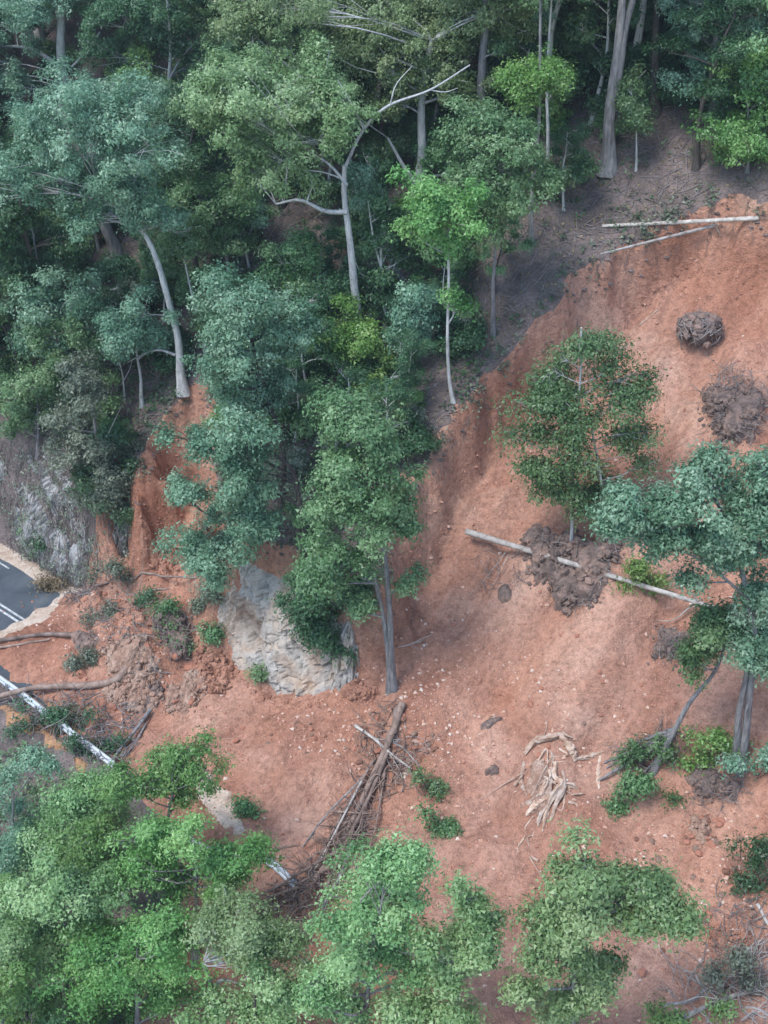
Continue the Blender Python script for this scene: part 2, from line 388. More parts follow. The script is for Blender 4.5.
# ------------------------------------------------------------------ road
def roadp(u, v, z): 
    p = R0+RN*u+RT*v; return (p[0], p[1], z)
def strip(name, u0, u1, v0, v1, z, mat, nv, jag=0, parent=None, kind='structure', nu=3):
    vs = np.linspace(v0, v1, nv); V = []
    for i, v in enumerate(vs):
        a = u0+float(noise(v, 3.1, 1.1, 71))*jag; b = u1+float(noise(v, 9.7, 1.1, 72))*jag
        for t in np.linspace(0, 1, nu): V.append(roadp(a+(b-a)*t, v, z))
    F = [(i*nu+j, (i+1)*nu+j, (i+1)*nu+j+1, i*nu+j+1) for i in range(nv-1) for j in range(nu-1)]
    o = link(name, mesh_np(name, V, np.array(F), mat), parent)
    if kind: tag(o, kind=kind)
    return o
VE = -24.9                                                       # where the asphalt goes under the slip
strip('road_verge', 2.0, 8.7, -160, -14, .012, M['verge'], 160, .15)
# the asphalt ends in a ragged tongue
V = []; F = []
vs = np.concatenate([np.linspace(-160, -34, 20), np.linspace(-33.5, VE, 40)]); us = np.linspace(0, 1, 12)
for v in vs:
    a = .7; b = 7.4+.12*float(noise(v, 1., 1.4, 73))
    for t in us:
        u = a+(b-a)*t
        w = v + (max(0, (v+34))/(VE+34))*(-2.6*max(0, .75-t)/.75 - 1.6*max(0, t-.86)/.14 + .9*float(noise(u, 2, 1.2, 75))) if v > -34 else v
        V.append(roadp(u, w, .03))
k = len(us)
F = [(i*k+j, (i+1)*k+j, (i+1)*k+j+1, i*k+j+1) for i in range(len(vs)-1) for j in range(k-1)]
tag(link('road', mesh_np('road', V, np.array(F), M['asphalt'])), kind='structure')
for i, uc in enumerate((3.95, 4.3)):
    o = strip('centre_line', uc, uc+.15, -160, -26.6+.3*i, .036, M['paint'], 60, .02); 
strip('road_edge', .3, 2.3, -60, -13, .024, M['asphalt'], 60, .1)
strip('edge_line', 7.0, 7.12, -160, -31.5, .036, M['paint'], 60, .02)

# ------------------------------------------------------------------ trees and shrubs
NLEAF = [0]
def leaves(g, centers, outs, n_per, crad, size, R, droop=.35, flat=.7, tone=None):
    """clumps of small diamond leaves round the given centres"""
    N = len(centers)*n_per
    if N == 0: return
    ci = np.repeat(np.arange(len(centers)), n_per)
    off = R.normal(0, .62, (N, 3))
    off[:, 2] *= flat
    cr = np.broadcast_to(np.asarray(crad, float), (len(centers),))[ci]
    P = centers[ci]+off*cr[:, None]
    nrm = outs[ci]*.55+off*.5+np.array([0, 0, .55])+R.normal(0, .45, (N, 3)); nrm /= np.linalg.norm(nrm, axis=1)[:, None]
    ax = R.normal(0, 1, (N, 3)); ax[:, 2] -= droop*1.5
    ax -= nrm*np.sum(ax*nrm, 1)[:, None]; ax /= np.linalg.norm(ax, axis=1)[:, None]+1e-9
    bx = np.cross(nrm, ax)
    L = size*(.45+1.05*R.random(N)**1.3)[:, None]; W = L*.30*(.8+.5*R.random((N, 1)))
    V = np.stack([P-ax*L*.5-bx*W*.5, P-ax*L*.3+bx*W*1.5, P+ax*L*.6], 1).reshape(-1, 3)
    F = np.arange(N*3).reshape(-1, 3); NLEAF[0] += N
    ct = (R.random(len(centers)) if tone is None else tone)
    var = np.clip(.68*ct[ci]+.32*R.random(N), 0, 1)
    g.add(V, F, np.repeat(var, 3))

def lobe_clumps(c, r, R, k=1.0):
    """clump centres for a crown lobe: sprays of foliage at the branch ends, each made of several small clumps"""
    rm = (r[0]*r[1]*r[2])**(1/3)
    ns = max(3, int(k*3.1*rm*rm+.5))
    d = R.normal(0, 1, (ns*3, 3)); d /= np.linalg.norm(d, axis=1)[:, None]
    d = d[(d[:, 2] > -.3) | (R.random(ns*3) < .3)][:ns]
    S = c+d*np.asarray(r)*(.25+1.0*R.random((len(d), 1))**.8)
    sr = (rm*.2+.26)*(.45+1.1*R.random(len(d)))                     # size of each spray
    nc = 6
    e = R.normal(0, 1, (len(d)*nc, 3)); e /= np.linalg.norm(e, axis=1)[:, None]
    e *= R.random((len(e), 1))**.45; e[:, 2] *= .8
    i = np.repeat(np.arange(len(d)), nc)
    out = d[i]*.6+e*.8; out /= np.linalg.norm(out, axis=1)[:, None]+1e-6
    tone = np.clip(R.random(len(d))[i]*.8+.2*R.random(len(i)), 0, 1)
    return S[i]+e*sr[i][:, None]*1.15, out, tone

def build_tree(name, label, cat, base, trunks, lobes, species, bark, group=None, seed=0, leaf=.155, dens=1.0, per=70,
               crad=.42, droop=.35, bare=(), limb_r=.5, twigs=8, parts=True, low_lobes=None, trunk_name='trunk', crown_name='crown'):
    """base xyz; trunks [(pts, r0, r1)]; lobes [(centre, (rx,ry,rz))]; bare [(pts, r0, r1)] leafless limbs"""
    R = np.random.default_rng(seed+1000)
    base = np.asarray(base, float)
    root = thing(name, label, cat, base, group)
    first = None; allpts = []
    for pts, r0, r1 in trunks:
        P = smooth_path(pts, max(6, 4*len(pts))); t = np.linspace(0, 1, len(P))
        rad = r0+(r1-r0)*t**.9; rad = rad*(1+.9*np.exp(-t*len(P)/1.3)) if first is None else rad
        ph = R.uniform(0, 6, 4); P = P+np.stack([np.sin(t*5+ph[0])+.5*np.sin(t*11+ph[1]), np.sin(t*6+ph[2])+.5*np.sin(t*13+ph[3]), 0*t], 1)*r0*.35*np.minimum(1, t*6)[:, None]
        g = Geo(); tube(g, P, rad, 8, .06, seed)
        o = link(trunk_name, g.mesh(trunk_name, M[bark], True, base), root)
        if first is None: first = o
        allpts.append((P, rad, o))
    G = Geo()
    AP = np.concatenate([a[0] for a in allpts]); AR = np.concatenate([a[1] for a in allpts]); AO = np.concatenate([[i]*len(a[0]) for i, a in enumerate(allpts)])
    for pts, r0, r1 in bare:
        P = smooth_path(pts, 5*len(pts)); g = Geo(); t = np.linspace(0, 1, len(P))
        tube(g, P, r0+(r1-r0)*t, 6, .06, seed); j = int(np.argmin(np.linalg.norm(AP-P[0], axis=1)))
        link('limb', g.mesh('limb', M[bark], True, base), allpts[AO[j]][2])
        AP = np.vstack([AP, P[3:]]); AR = np.concatenate([AR, (r0+(r1-r0)*t)[3:]]); AO = np.concatenate([AO, [AO[j]]*(len(P)-3)])
    for c, r in lobes:
        c = np.asarray(c, float)
        cl, d, tone = lobe_clumps(c, r, R, dens)
        leaves(G, cl, d, per, crad*(.7+.6*R.random(len(cl))), leaf, R, droop, tone=tone)
        # limb from the best point of the stems up to the lobe
        dv = c-AP; dist = np.linalg.norm(dv, axis=1)+np.maximum(0, AP[:, 2]-c[2]+.6)*3.0
        j = int(np.argmin(dist)); a = AP[j]; L = np.linalg.norm(c-a)
        g = Geo(); rr = min(AR[j]*.7, .04+.022*min(L, 3.))*limb_r*2*(1 if L < 4 else .6)
        if L > .3:
            mid = (a+c)/2+np.array([R.normal(0, .1), R.normal(-.06, .1), .06])*L
            P = smooth_path([a, mid, c], 7); tube(g, P, np.linspace(rr, .35*rr, 7), 5, .05, seed)
            for q in R.permutation(len(cl))[:twigs]:
                s0 = P[int(R.integers(3, 7))]
                e_ = c+(cl[q]-c)*1.15; tube(g, smooth_path([s0, (s0+e_)/2+R.normal(0, .14, 3), e_], 4), np.linspace(max(rr*.38, .022), .014, 4), 3)
            link('limb', g.mesh('limb', M[bark], True, base), allpts[AO[j]][2])
    if lobes: link(crown_name, G.mesh(crown_name, LEAF[species], False, base), root)
    return root

PXM = lambda P: project(P)[2]/FPX                                   # metres per pixel at a point
TREES = []
def hero(label, base_px, trunk_px, r, lobes_px, species='mid', bark='bark_grey', extra=(), bare_px=(), Yoff=0., dens=1., cat='tree', name='tree', group=None, leaf=.155, per=70, sq=.8, dY=.7, grow=1.08, **kw):
    """a tree read off the photograph: its foot on the ground, stems and crown lobes in real depth about it"""
    seed = len(TREES)*7+3; R = np.random.default_rng(seed)
    B = ground(*base_px); Y = B[1]; m = PXM(B)
    def pp(a, y=Y): return on_y(a[0], a[1], y+(a[2] if len(a) > 2 else 0))
    B0 = B-np.array([0, 0, .25])
    r = r*.8; tr = [([B0]+[pp(a) for a in trunk_px], r, r*.42)]
    for e in extra:
        tr.append(([pp(a) for a in e[0]], e[1], e[1]*.5))
    if len(extra): 
        for i, e in enumerate(extra):
            if len(e) > 2: tr[i+1][0].insert(0, ground(*e[2])-np.array([0, 0, .2]))
    bare = [([pp(a) for a in b[0]], b[1], b[1]*.35) for b in bare_px]
    lb = []
    for a in lobes_px:
        a = (a[0]+R.normal(0, .16)*a[2], a[1]+R.normal(0, .14)*a[2], a[2]*R.uniform(.78, 1.2))
        yy = Y+R.uniform(-dY, dY)*a[2]*m*1.2+Yoff
        c = on_y(a[0], a[1], yy); rr = a[2]*m*(yy/Y)*grow
        gzz = float(gz(c[0], c[1]))
        c[2] = max(c[2], gzz+.35*rr)
        lb.append((c, (rr*R.uniform(.9, 1.1), rr*R.uniform(.9, 1.15), rr*sq)))
    n0 = len(lb)
    for i in range(n0):                                            # foliage joining neighbouring lobes
        ds = [np.linalg.norm(lb[i][0]-lb[j][0]) if j != i else 1e9 for j in range(n0)]
        for j in np.argsort(ds)[:2]:
            if ds[j] < 2.6*(lb[i][1][0]+lb[j][1][0])/2 and (j > i or R.random() < .3):
                rm = .72*(lb[i][1][0]+lb[j][1][0])/2; lb.append(((lb[i][0]+lb[j][0])/2+R.normal(0, .25, 3)*rm, (rm, rm, rm*sq)))
    o = build_tree(name, label, cat, B, tr, lb, species, bark, group, seed, leaf=leaf, dens=dens, per=per, bare=bare, **kw)
    TREES.append((o, B)); return o

# --- upper forest
hero('tall eucalypt with forked pale trunk and wide yellow-green crown, upper centre', (359,348), [(357,310),(352,255),(348,210),(345,165)], .40,
     [(215,122,34),(255,100,38),(300,95,36),(240,150,28),(285,150,32),(325,140,26),(330,85,32),(268,183,20),(203,103,20),(345,115,24),(318,180,16),(230,90,26)], 'yellow', 'bark_pale',
     bare_px=[([(347,212),(325,211),(300,200),(276,204)],.16),([(345,168),(362,132),(388,106),(430,90),(470,65)],.11),([(364,130),(352,105),(338,80)],.06),([(390,106),(396,85),(412,66)],.05),([(346,180),(322,172),(296,170)],.06),([(430,90),(445,92),(458,88)],.04),([(347,185),(330,165),(310,152)],.12)])
hero('broad light green eucalypt behind the forked one, its pale trunk splitting low', (418,202), [(419,170),(421,140),(426,90),(432,40)], .48,
     [(300,20,38),(345,25,40),(390,15,40),(435,30,40),(480,28,36),(512,15,28),(375,62,30),(420,72,30),(468,85,22),(255,28,32),(228,12,22),(400,105,18)], 'yellow', 'bark_pale',
     bare_px=[([(417,185),(403,165),(388,138)],.2),([(420,178),(440,175),(452,174)],.12)])
hero('blue-green eucalypt with leaning bare trunk above the left gully', (183,390), [(178,350),(170,315),(158,265),(140,228),(105,192)], .36,
     [(30,150,34),(75,130,34),(120,135,34),(50,185,30),(100,180,32),(145,185,28),(165,222,22),(20,190,24),(88,215,20),(130,213,20)], 'blue', 'bark_pale',
     bare_px=[([(175,355),(160,350),(146,353),(128,362)],.1)])
hero('thick grey trunk half hidden behind the blue-green eucalypt', (118,266), [(113,240),(104,210),(95,170),(92,120)], .62,
     [(112,105,26),(70,98,24),(140,100,22),(165,150,18),(40,110,22)], 'blue', 'bark_grey')
hero('thick pale trunk with left limb at the top left corner', (66,112), [(65,85),(61,45),(57,0),(52,-40)], .58,
     [(15,20,28),(40,-8,32),(95,-25,30),(-8,62,20),(20,90,18)], 'blue', 'bark_pale',
     bare_px=[([(63,72),(45,56),(24,47),(-6,46)],.22),([(64,75),(80,58),(100,32)],.12)])
hero('straight grey trunk left of the slim saplings, leaves starting high up', (481,180), [(482,130),(484,70),(487,0),(488,-40)], .45,
     [(480,-45,40),(508,48,22),(455,-30,30),(520,-20,30)], 'mid', 'bark_grey')
hero('slim sapling with a yellow-green tuft right of the upper crowns', (531,246), [(532,200),(536,140),(540,80),(541,0)], .2,
     [(540,85,24),(520,97,17),(560,75,17),(541,-15,26)], 'lime', 'bark_grey', leaf=.16)
hero('slim pale stem with crooked side branch near the upper centre', (548,174), [(548,130),(547,92),(550,40),(552,-20)], .15,
     [(560,-20,28),(535,-30,24)], 'mid', 'bark_pale', bare_px=[([(547,100),(556,88),(566,60)],.08)])
hero('massive grey trunk forking upward above the head of the slip', (608,170), [(611,130),(615,90),(619,45),(623,0),(627,-60)], .52,
     [(630,-90,50),(590,-100,40),(670,-100,40)], 'dark', 'bark_grey', extra=[([(614,98),(624,45),(632,0),(642,-60)],.3)])
hero('dark straight trunk behind the massive forked one', (655,112), [(656,70),(659,0),(661,-40)], .42, [(660,-70,45),(700,-60,36)], 'dark', 'bark_dark')
hero('small thin-stemmed sapling beside the massive forked trunk', (636,170), [(637,135),(637,105)], .09, [(636,104,17),(630,84,13),(645,120,11)], 'mid', 'bark_pale')
hero('bright green young tree at the right edge above the slip', (748,172), [(748,130),(747,90)], .14, [(745,88,24),(733,128,22),(760,140,20),(763,105,20),(726,150,14),(762,65,16)], 'bright', 'bark_grey')
hero('blue-grey crowned tree in the top right corner', (714,132), [(715,90),(715,40),(717,-10)], .36, [(700,40,30),(740,18,32),(690,75,18),(725,88,16),(760,45,22),(690,0,26)], 'blue', 'bark_grey', dens=.7, bare_px=[([(715,95),(700,85),(688,92)],.07)])
hero('slender pale-stemmed tree leaning over the rim of the slip', (454,402), [(450,378),(447,330),(448,270),(448,235)], .15,
     [(440,215,30),(412,235,18),(468,205,20),(425,190,20),(455,312,16),(445,240,16)], 'bright', 'bark_pale', leaf=.16)
hero('slim grey-stemmed tree with full green crown by the litter slope', (493,335), [(493,290),(494,250),(495,215)], .17,
     [(500,215,26),(520,188,24),(480,180,28),(505,150,32),(485,228,16),(470,140,24),(525,140,22)], 'mid', 'bark_grey')
hero('small silvery green tree at the foot of the forked eucalypt', (405,378), [(404,350),(405,320)], .12, [(400,300,20),(416,328,20),(394,340,15),(420,300,14)], 'blue', 'bark_grey')
hero('dark leafy understorey tree right of the forked eucalypt trunk', (385,330), [(384,290),(380,250)], .16, [(375,245,24),(395,265,22),(370,280,20),(405,225,20),(385,205,20),(390,300,18)], 'dark', 'bark_pale', bare_px=[([(386,285),(374,240),(368,200)],.1)])
hero('round mid green tree left of the forked eucalypt', (228,305), [(227,270),(226,230)], .18, [(220,213,26),(250,230,24),(198,190,20),(240,195,20),(222,245,20)], 'mid', 'bark_grey')
hero('bright teal-green small tree near the top left', (140,175), [(139,130),(137,95)], .15, [(135,85,22),(152,105,18),(120,100,17),(138,115,16)], 'bright', 'bark_grey')
hero('dark green tree with thin curved stems at the top left', (170,130), [(168,90),(170,40),(168,-10)], .2, [(112,18,28),(180,28,28),(150,5,28),(202,60,22),(190,90,18),(95,60,20)], 'dark', 'bark_pale', bare_px=[([(169,80),(180,60),(195,42)],.08)])
hero('blue-green round crown at the left edge above the road cut', (60,405), [(60,370),(58,320)], .18, [(50,290,24),(85,285,20),(30,320,22),(66,330,22),(45,345,18)], 'blue', 'bark_grey')
hero('silvery leaning tree beside the left gully', (142,405), [(140,370),(132,330)], .16, [(120,320,20),(145,305,20),(156,340,17),(105,340,17),(130,345,18)], 'blue', 'bark_pale', dens=.85)
hero('mid green tree at the left edge over the grey cutting', (38,455), [(38,420),(36,395)], .16, [(30,390,24),(12,420,20),(56,375,18),(35,420,18),(-5,395,18)], 'mid', 'bark_grey')
hero('dull grey-green tangled tree on the lip of the road cutting', (98,478), [(97,450),(92,410)], .2, [(70,370,20),(90,400,24),(58,415,20),(100,440,26),(74,455,22),(115,478,22),(92,495,20),(112,515,18)], 'grey', 'bark_grey', leaf=.16, bare_px=[([(98,455),(110,430),(122,405)],.06)])
hero('dark bushy tree hanging over the cutting beside the gully', (118,520), [(118,500),(116,480)], .14, [(118,500,18),(100,520,18),(120,535,14),(128,470,14),(105,545,11)], 'dark', 'bark_dark', leaf=.16)
hero('dark green tree at the left edge below the blue-green eucalypt', (22,320), [(22,290),(20,255)], .2, [(10,258,24),(36,232,20),(62,240,22),(20,285,20),(70,262,18)], 'mid', 'bark_dark')
hero('small yellowish green tree near the foot of the forked eucalypt', (345,372), [(344,350),(342,330)], .12, [(340,320,20),(362,340,18),(325,338,17),(350,355,15)], 'lime', 'bark_grey')
hero('mid green understorey tree in the hollow behind the spur', (300,330), [(299,290),(298,260)], .16, [(295,250,24),(275,270,20),(315,275,20),(300,300,20)], 'mid', 'bark_grey')
hero('slim pale curved stem with few leaves right of the forked eucalypt trunk', (404,278), [(388,255),(376,225),(368,200),(362,180)], .13, [(362,172,9),(372,205,7),(355,188,8)], 'blue', 'bark_pale', dens=.6, bare_px=[([(384,248),(388,225),(386,208)],.05)])
hero('slim grey stem just right of the leaning bare trunk', (206,352), [(197,315),(188,275),(180,240)], .12, [(178,232,13),(188,250,10),(172,245,10)], 'mid', 'bark_pale')
hero('thin crooked pale stem left of the round mid green tree', (250,268), [(246,245),(252,225),(248,205)], .1, [(247,200,11),(256,212,9)], 'blue', 'bark_pale')
hero('slender pale stem between the forked eucalypts', (472,178), [(471,158),(474,142),(470,120)], .12, [(470,112,13),(480,125,9)], 'mid', 'bark_pale')
hero('thin pale sapling stem at the top left of centre', (172,78), [(170,55),(168,30),(165,5)], .12, [(165,-5,18),(178,22,11)], 'mid', 'bark_pale', bare_px=[([(171,62),(182,46),(192,38)],.06)])
hero('slim dead-looking stem at the left gully edge', (125,400), [(122,375),(118,350)], .08, [(117,345,9)], 'grey', 'bark_pale', bare_px=[([(123,382),(130,368),(134,352)],.04)])
# --- the spur
hero('silver-green tree behind the spur, its crown reaching highest there', (283,505), [(284,470),(278,430),(262,385),(248,330)], .26,
     [(222,290,22),(250,308,26),(286,325,22),(235,345,24),(265,360,26),(220,375,20),(245,400,26),(282,400,17),(300,330,14)], 'blue', 'bark_dark', dens=1.1)
hero('spreading dark-limbed tree leaning left over the pale rock', (303,580), [(302,540),(299,500),(294,470),(270,450)], .26,
     [(215,440,24),(250,440,26),(183,440,14),(230,470,20),(198,488,16),(262,480,20),(235,512,26),(205,542,22),(240,552,22),(268,530,20),(213,578,18),(182,492,12),(190,560,13)], 'blue', 'bark_dark',
     limb_r=.3, dens=1.2, bare_px=[([(299,505),(275,495),(245,512),(212,545)],.09),([(296,478),(265,462),(230,455),(195,446)],.08),([(300,530),(270,535),(238,555),(214,578)],.06),([(300,510),(312,495),(322,470)],.1),([(297,485),(285,478),(268,474)],.1)])
hero('twin-stemmed bright green tree at the front of the spur', (391,690), [(387,650),(379,600),(368,545),(360,490)], .2,
     [(345,430,27),(376,440,25),(328,470,25),(365,480,31),(396,492,18),(340,512,27),(380,530,23),(322,547,20),(350,560,25),(333,590,18),(362,608,17),(409,590,14),(348,408,14),(400,525,13),(312,520,14)], 'mid', 'bark_grey',
     extra=[([(391,640),(388,590),(381,540),(375,490)],.2,(395,690))], dens=1.15)
hero('dark shrubby tree on the brow of the pale rock', (332,655), [(331,635),(328,615)], .12, [(298,618,18),(324,608,22),(345,640,18),(302,590,16),(340,657,12),(368,632,14),(318,640,14)], 'dark', 'bark_dark', leaf=.16)
# --- trees stranded on the slip
hero('fine-leaved tree standing upright in the middle of the slip', (571,552), [(572,520),(575,450),(580,380),(581,328)], .13,
     [(585,348,15),(560,357,15),(610,350,13),(540,382,16),(575,387,22),(611,385,19),(632,410,19),(602,420,24),(565,420,22),(545,430,15),(590,455,22),(626,445,19),(570,465,18),(546,470,14),(525,466,9),(605,482,16),(570,495,14),(590,507,12),(642,380,9),(530,402,12),(650,430,11),(520,440,8),(556,400,15),(636,462,12),(612,500,11),(540,490,10)], 'fine', 'bark_pale',
     extra=[([(604,520),(600,470),(590,420)],.1,(605,556))], leaf=.15, crad=.55, dens=.42, per=40, limb_r=.35)
hero('pale blue-green tree with two trunks at the right edge', (741,768), [(744,725),(750,685),(756,650),(748,590),(735,530)], .27,
     [(710,460,15),(698,478,15),(740,485,22),(766,480,20),(660,512,20),(695,512,22),(630,517,18),(722,520,20),(757,520,22),(605,532,14),(670,545,18),(640,540,14),(712,560,14),(747,560,16),(690,582,9),(765,590,17),(735,640,18),(766,630,20),(766,665,16),(622,498,10),(755,545,16),(722,545,14),(768,510,18),(700,535,13),(750,610,13)], 'blue', 'bark_grey',
     extra=[([(738,725),(746,685),(752,640)],.2,(733,765))], dens=.66, bare_px=[([(750,600),(700,560),(650,540)],.08)])
LEAN = hero('torn-up leaning tree, its splintered butt pulled out of the soil', (652,772), [(668,745),(688,707),(708,678),(722,652)], .22, [(700,645,20),(730,632,16),(715,622,12),(690,660,12)], 'fine', 'bark_grey', leaf=.16)
# --- foreground below the road
FG = 'trees on the bank below the road'
hero('bright green crown just below the buried road', (160,900), [(165,840),(172,790)], .16, [(190,750,20),(165,770,20),(205,768,13),(140,790,20),(120,778,17),(178,795,16)], 'bright', 'bark_grey', leaf=.135, per=74)
hero('light green crown in front of the fallen guardrail', (85,915), [(88,870),(85,820)], .18, [(60,795,22),(95,790,24),(80,830,26),(120,830,24),(40,822,22),(100,860,22)], 'pale', 'bark_grey', leaf=.135, per=74)
hero('blue-green crown at the left edge below the guardrail', (10,900), [(12,860),(14,800)], .18, [(15,782,22),(40,762,13),(8,830,26),(-2,870,22),(35,850,20)], 'blue', 'bark_grey', leaf=.135, per=74)
hero('yellowish green crown hiding the outer edge of the buried road', (195,960), [(196,910),(195,860)], .18, [(150,830,22),(185,830,20),(215,850,22),(240,862,19),(160,870,22),(200,885,22),(236,886,17),(255,847,12),(130,860,18)], 'bright', 'bark_grey', leaf=.135, per=74)
hero('dense green crown low on the left bank', (65,1010), [(66,960),(66,910)], .2, [(40,890,26),(80,890,24),(30,930,26),(110,900,24),(70,940,26),(5,905,22)], 'pale', 'bark_grey', leaf=.135, per=74)
hero('big light green crown at the lower left', (135,1060), [(136,1010),(138,960)], .2, [(120,950,26),(160,932,24),(90,980,26),(150,985,26),(190,952,20),(110,1022,26),(170,1015,22)], 'bright', 'bark_grey', grow=1.2, leaf=.135, per=74)
hero('dark green crown in the bottom left corner', (25,1080), [(26,1040),(28,1000)], .2, [(20,980,26),(50,1012,30),(-5,1022,26),(10,950,20)], 'pale', 'bark_dark', leaf=.135, per=74)
hero('yellow-green crown with pale crooked stem at the bottom', (215,1060), [(213,1020),(210,985),(204,962)], .2, [(212,915,19),(240,920,20),(270,932,19),(290,952,17),(225,945,18),(255,950,16)], 'yellow', 'bark_pale', bare_px=[([(211,992),(222,980),(240,984)],.1)], grow=1.2, leaf=.135, per=74)
hero('deep green crown at the bottom left of centre', (255,1085), [(255,1040),(255,1000)], .18, [(250,985,22),(285,985,22),(200,1012,20),(292,1022,22),(245,1020,22)], 'pale', 'bark_dark', grow=1.2, leaf=.135, per=74)
hero('large teal-green crown below the heap of logs', (365,1085), [(366,1030),(370,970),(375,920)], .22, [(370,872,19),(396,870,18),(411,897,17),(355,900,18),(385,915,22),(345,932,19),(330,962,20),(370,955,24),(402,940,19),(410,980,20),(360,1000,26),(320,1002,22),(415,860,9)], 'pale', 'bark_grey', grow=1.2, leaf=.135, per=74)
hero('pale green crown right of the teal-green one at the bottom', (455,1095), [(456,1040),(460,980)], .16, [(470,900,15),(482,922,14),(430,947,14),(455,950,16),(476,962,15),(420,1010,18),(462,1015,19),(395,1017,15),(440,985,14)], 'pale', 'bark_grey', grow=1.2, leaf=.15, per=70, dens=.7)
hero('light green crown spreading over the lower slip', (572,1085), [(573,1030),(578,960),(590,900)], .18, [(590,865,15),(611,880,17),(570,890,15),(640,880,11),(560,920,17),(590,920,19),(540,945,19),(570,960,21),(601,960,15),(631,915,13),(661,905,17),(686,915,12),(550,1000,21),(590,1000,19),(520,985,15),(560,1025,21)], 'pale', 'bark_grey', grow=1.2, leaf=.15, per=70, dens=.7)

print('LEAVES', NLEAF[0])

# ------------------------------------------------------------------ the rest of the forest: copies of a few kinds
def proto_tree(kind, h, species, bark, seed, nl, r0, spread, leaf=.17, dens=1.15, stem=.45):
    R = np.random.default_rng(seed)
    top = np.array([R.normal(0, .05)*h, R.normal(0, .05)*h, h*.9])
    pts = [np.array([0, 0, -.3]), np.array([R.normal(0, .02)*h, R.normal(0, .02)*h, h*.35]), top*.75+np.array([R.normal(0, .03)*h, 0, 0]), top]
    lobes = []
    for i in range(nl):
        a = i*2.4+R.uniform(-.5, .5); zf = stem+(1-stem)*((i+.5)/nl)**.8
        rad = spread*math.sin(math.pi*min(.95, .18+.75*((i+.5)/nl)))*R.uniform(.5, 1.)
        rr = spread*R.uniform(.36, .52)
        lobes.append((np.array([math.cos(a)*rad, math.sin(a)*rad, h*zf-rr*.4]), (rr, rr, rr*.75)))
    return build_tree('tree', 'x', 'tree', (0, 0, 0), [(pts, r0, r0*.3)], lobes, species, bark, None, seed, leaf=leaf, dens=dens)
def proto_shrub(species, seed, h, nl, spread, leaf=.18, dens=1.6):
    R = np.random.default_rng(seed); lobes = []; tr = []
    for i in range(nl):
        a = i*2.4; rad = spread*R.uniform(.2, .8); rr = spread*R.uniform(.4, .6)
        lobes.append((np.array([math.cos(a)*rad, math.sin(a)*rad, h*R.uniform(.4, .85)]), (rr, rr, rr*.75)))
    for i in range(3):
        a = i*2.1+R.uniform(0, 1); tr.append(([np.array([0, 0, -.2]), np.array([math.cos(a)*.2*spread, math.sin(a)*.2*spread, h*.35]), np.array([math.cos(a)*.5*spread, math.sin(a)*.5*spread, h*.7])], .05, .02))
    return build_tree('shrub', 'x', 'shrub', (0, 0, 0), tr, lobes, species, 'bark_dark', None, seed, leaf=leaf, dens=dens, twigs=2, trunk_name='stem', crown_name='foliage')
PROT = [proto_tree('t', 15, 'mid', 'bark_grey', 201, 10, .24, 3.2), proto_tree('t', 13, 'dark', 'bark_dark', 202, 9, .2, 2.9, stem=.3), proto_tree('t', 17, 'blue', 'bark_pale', 203, 10, .26, 3.4, stem=.5),
        proto_tree('t', 10, 'dark', 'bark_pale', 204, 8, .13, 2.4, stem=.3), proto_tree('t', 9, 'mid', 'bark_dark', 205, 8, .13, 2.4, stem=.3), proto_tree('t', 12, 'bright', 'bark_grey', 206, 8, .15, 2.5, stem=.35)]
PLAB = ['mid green', 'dark green', 'blue-green', 'short dark green', 'short mid green', 'bright green']
SHR = [proto_shrub('dark', 301, 2.2, 5, 1.5), proto_shrub('mid', 302, 2.6, 5, 1.6), proto_shrub('bright', 303, 1.6, 4, 1.1), proto_shrub('grey', 304, 1.8, 5, 1.3, leaf=.17)]
SLAB = ['dark green', 'mid green', 'bright green', 'grey-green']
used_p = set()
# what a tree of the crowd stands beside, for its description
MARK = [('the forked pale eucalypt trunk', 352, 255), ('the leaning bare trunk', 168, 320), ('the massive forked trunk', 614, 90), ('the top-left pale trunk', 62, 55), ('the left end of the grey cutting', 10, 470), ('the middle of the grey cutting', 70, 480),
        ('the gully top', 195, 390), ('the head of the slip', 690, 205), ('the upper left rim of the slip', 540, 330), ('the lower left rim of the slip', 440, 440), ('the bright teal-green small tree', 138, 95), ('the yellow-green tufted sapling', 540, 90),
        ('the bright right-hand tree', 746, 110), ('the top right corner', 755, 10), ('the top edge right of centre', 560, 5), ('the top edge centre', 400, 5), ('the top edge left of centre', 240, 5), ('the thick half-hidden trunk', 108, 235), ('the slim grey-stemmed tree', 493, 270),
        ('the slender pale stem', 449, 320), ('the silver-green spur tree', 250, 340), ('the round mid green tree', 225, 220), ('the left edge below the eucalypt', 5, 260), ('the dark tree with thin curved stems', 168, 50), ('the low-splitting pale trunk', 419, 165), ('the blue-green round crown', 60, 310), ('the hollow behind the spur', 300, 280)]
LOW = [('the bright crown by the buried road', 170, 775), ('the light crown in front of the guardrail', 85, 825), ('the blue-green crown at the left edge', 12, 830), ('the dense crown low on the left bank', 65, 915), ('the big light crown at the lower left', 135, 970), ('the bottom left corner', 20, 1005), ('the pale crooked stem', 212, 985), ('the bottom of the log heap', 290, 930), ('the teal-green crown', 365, 940), ('the yellowish crown over the road edge', 200, 860)]
seen_label = {}
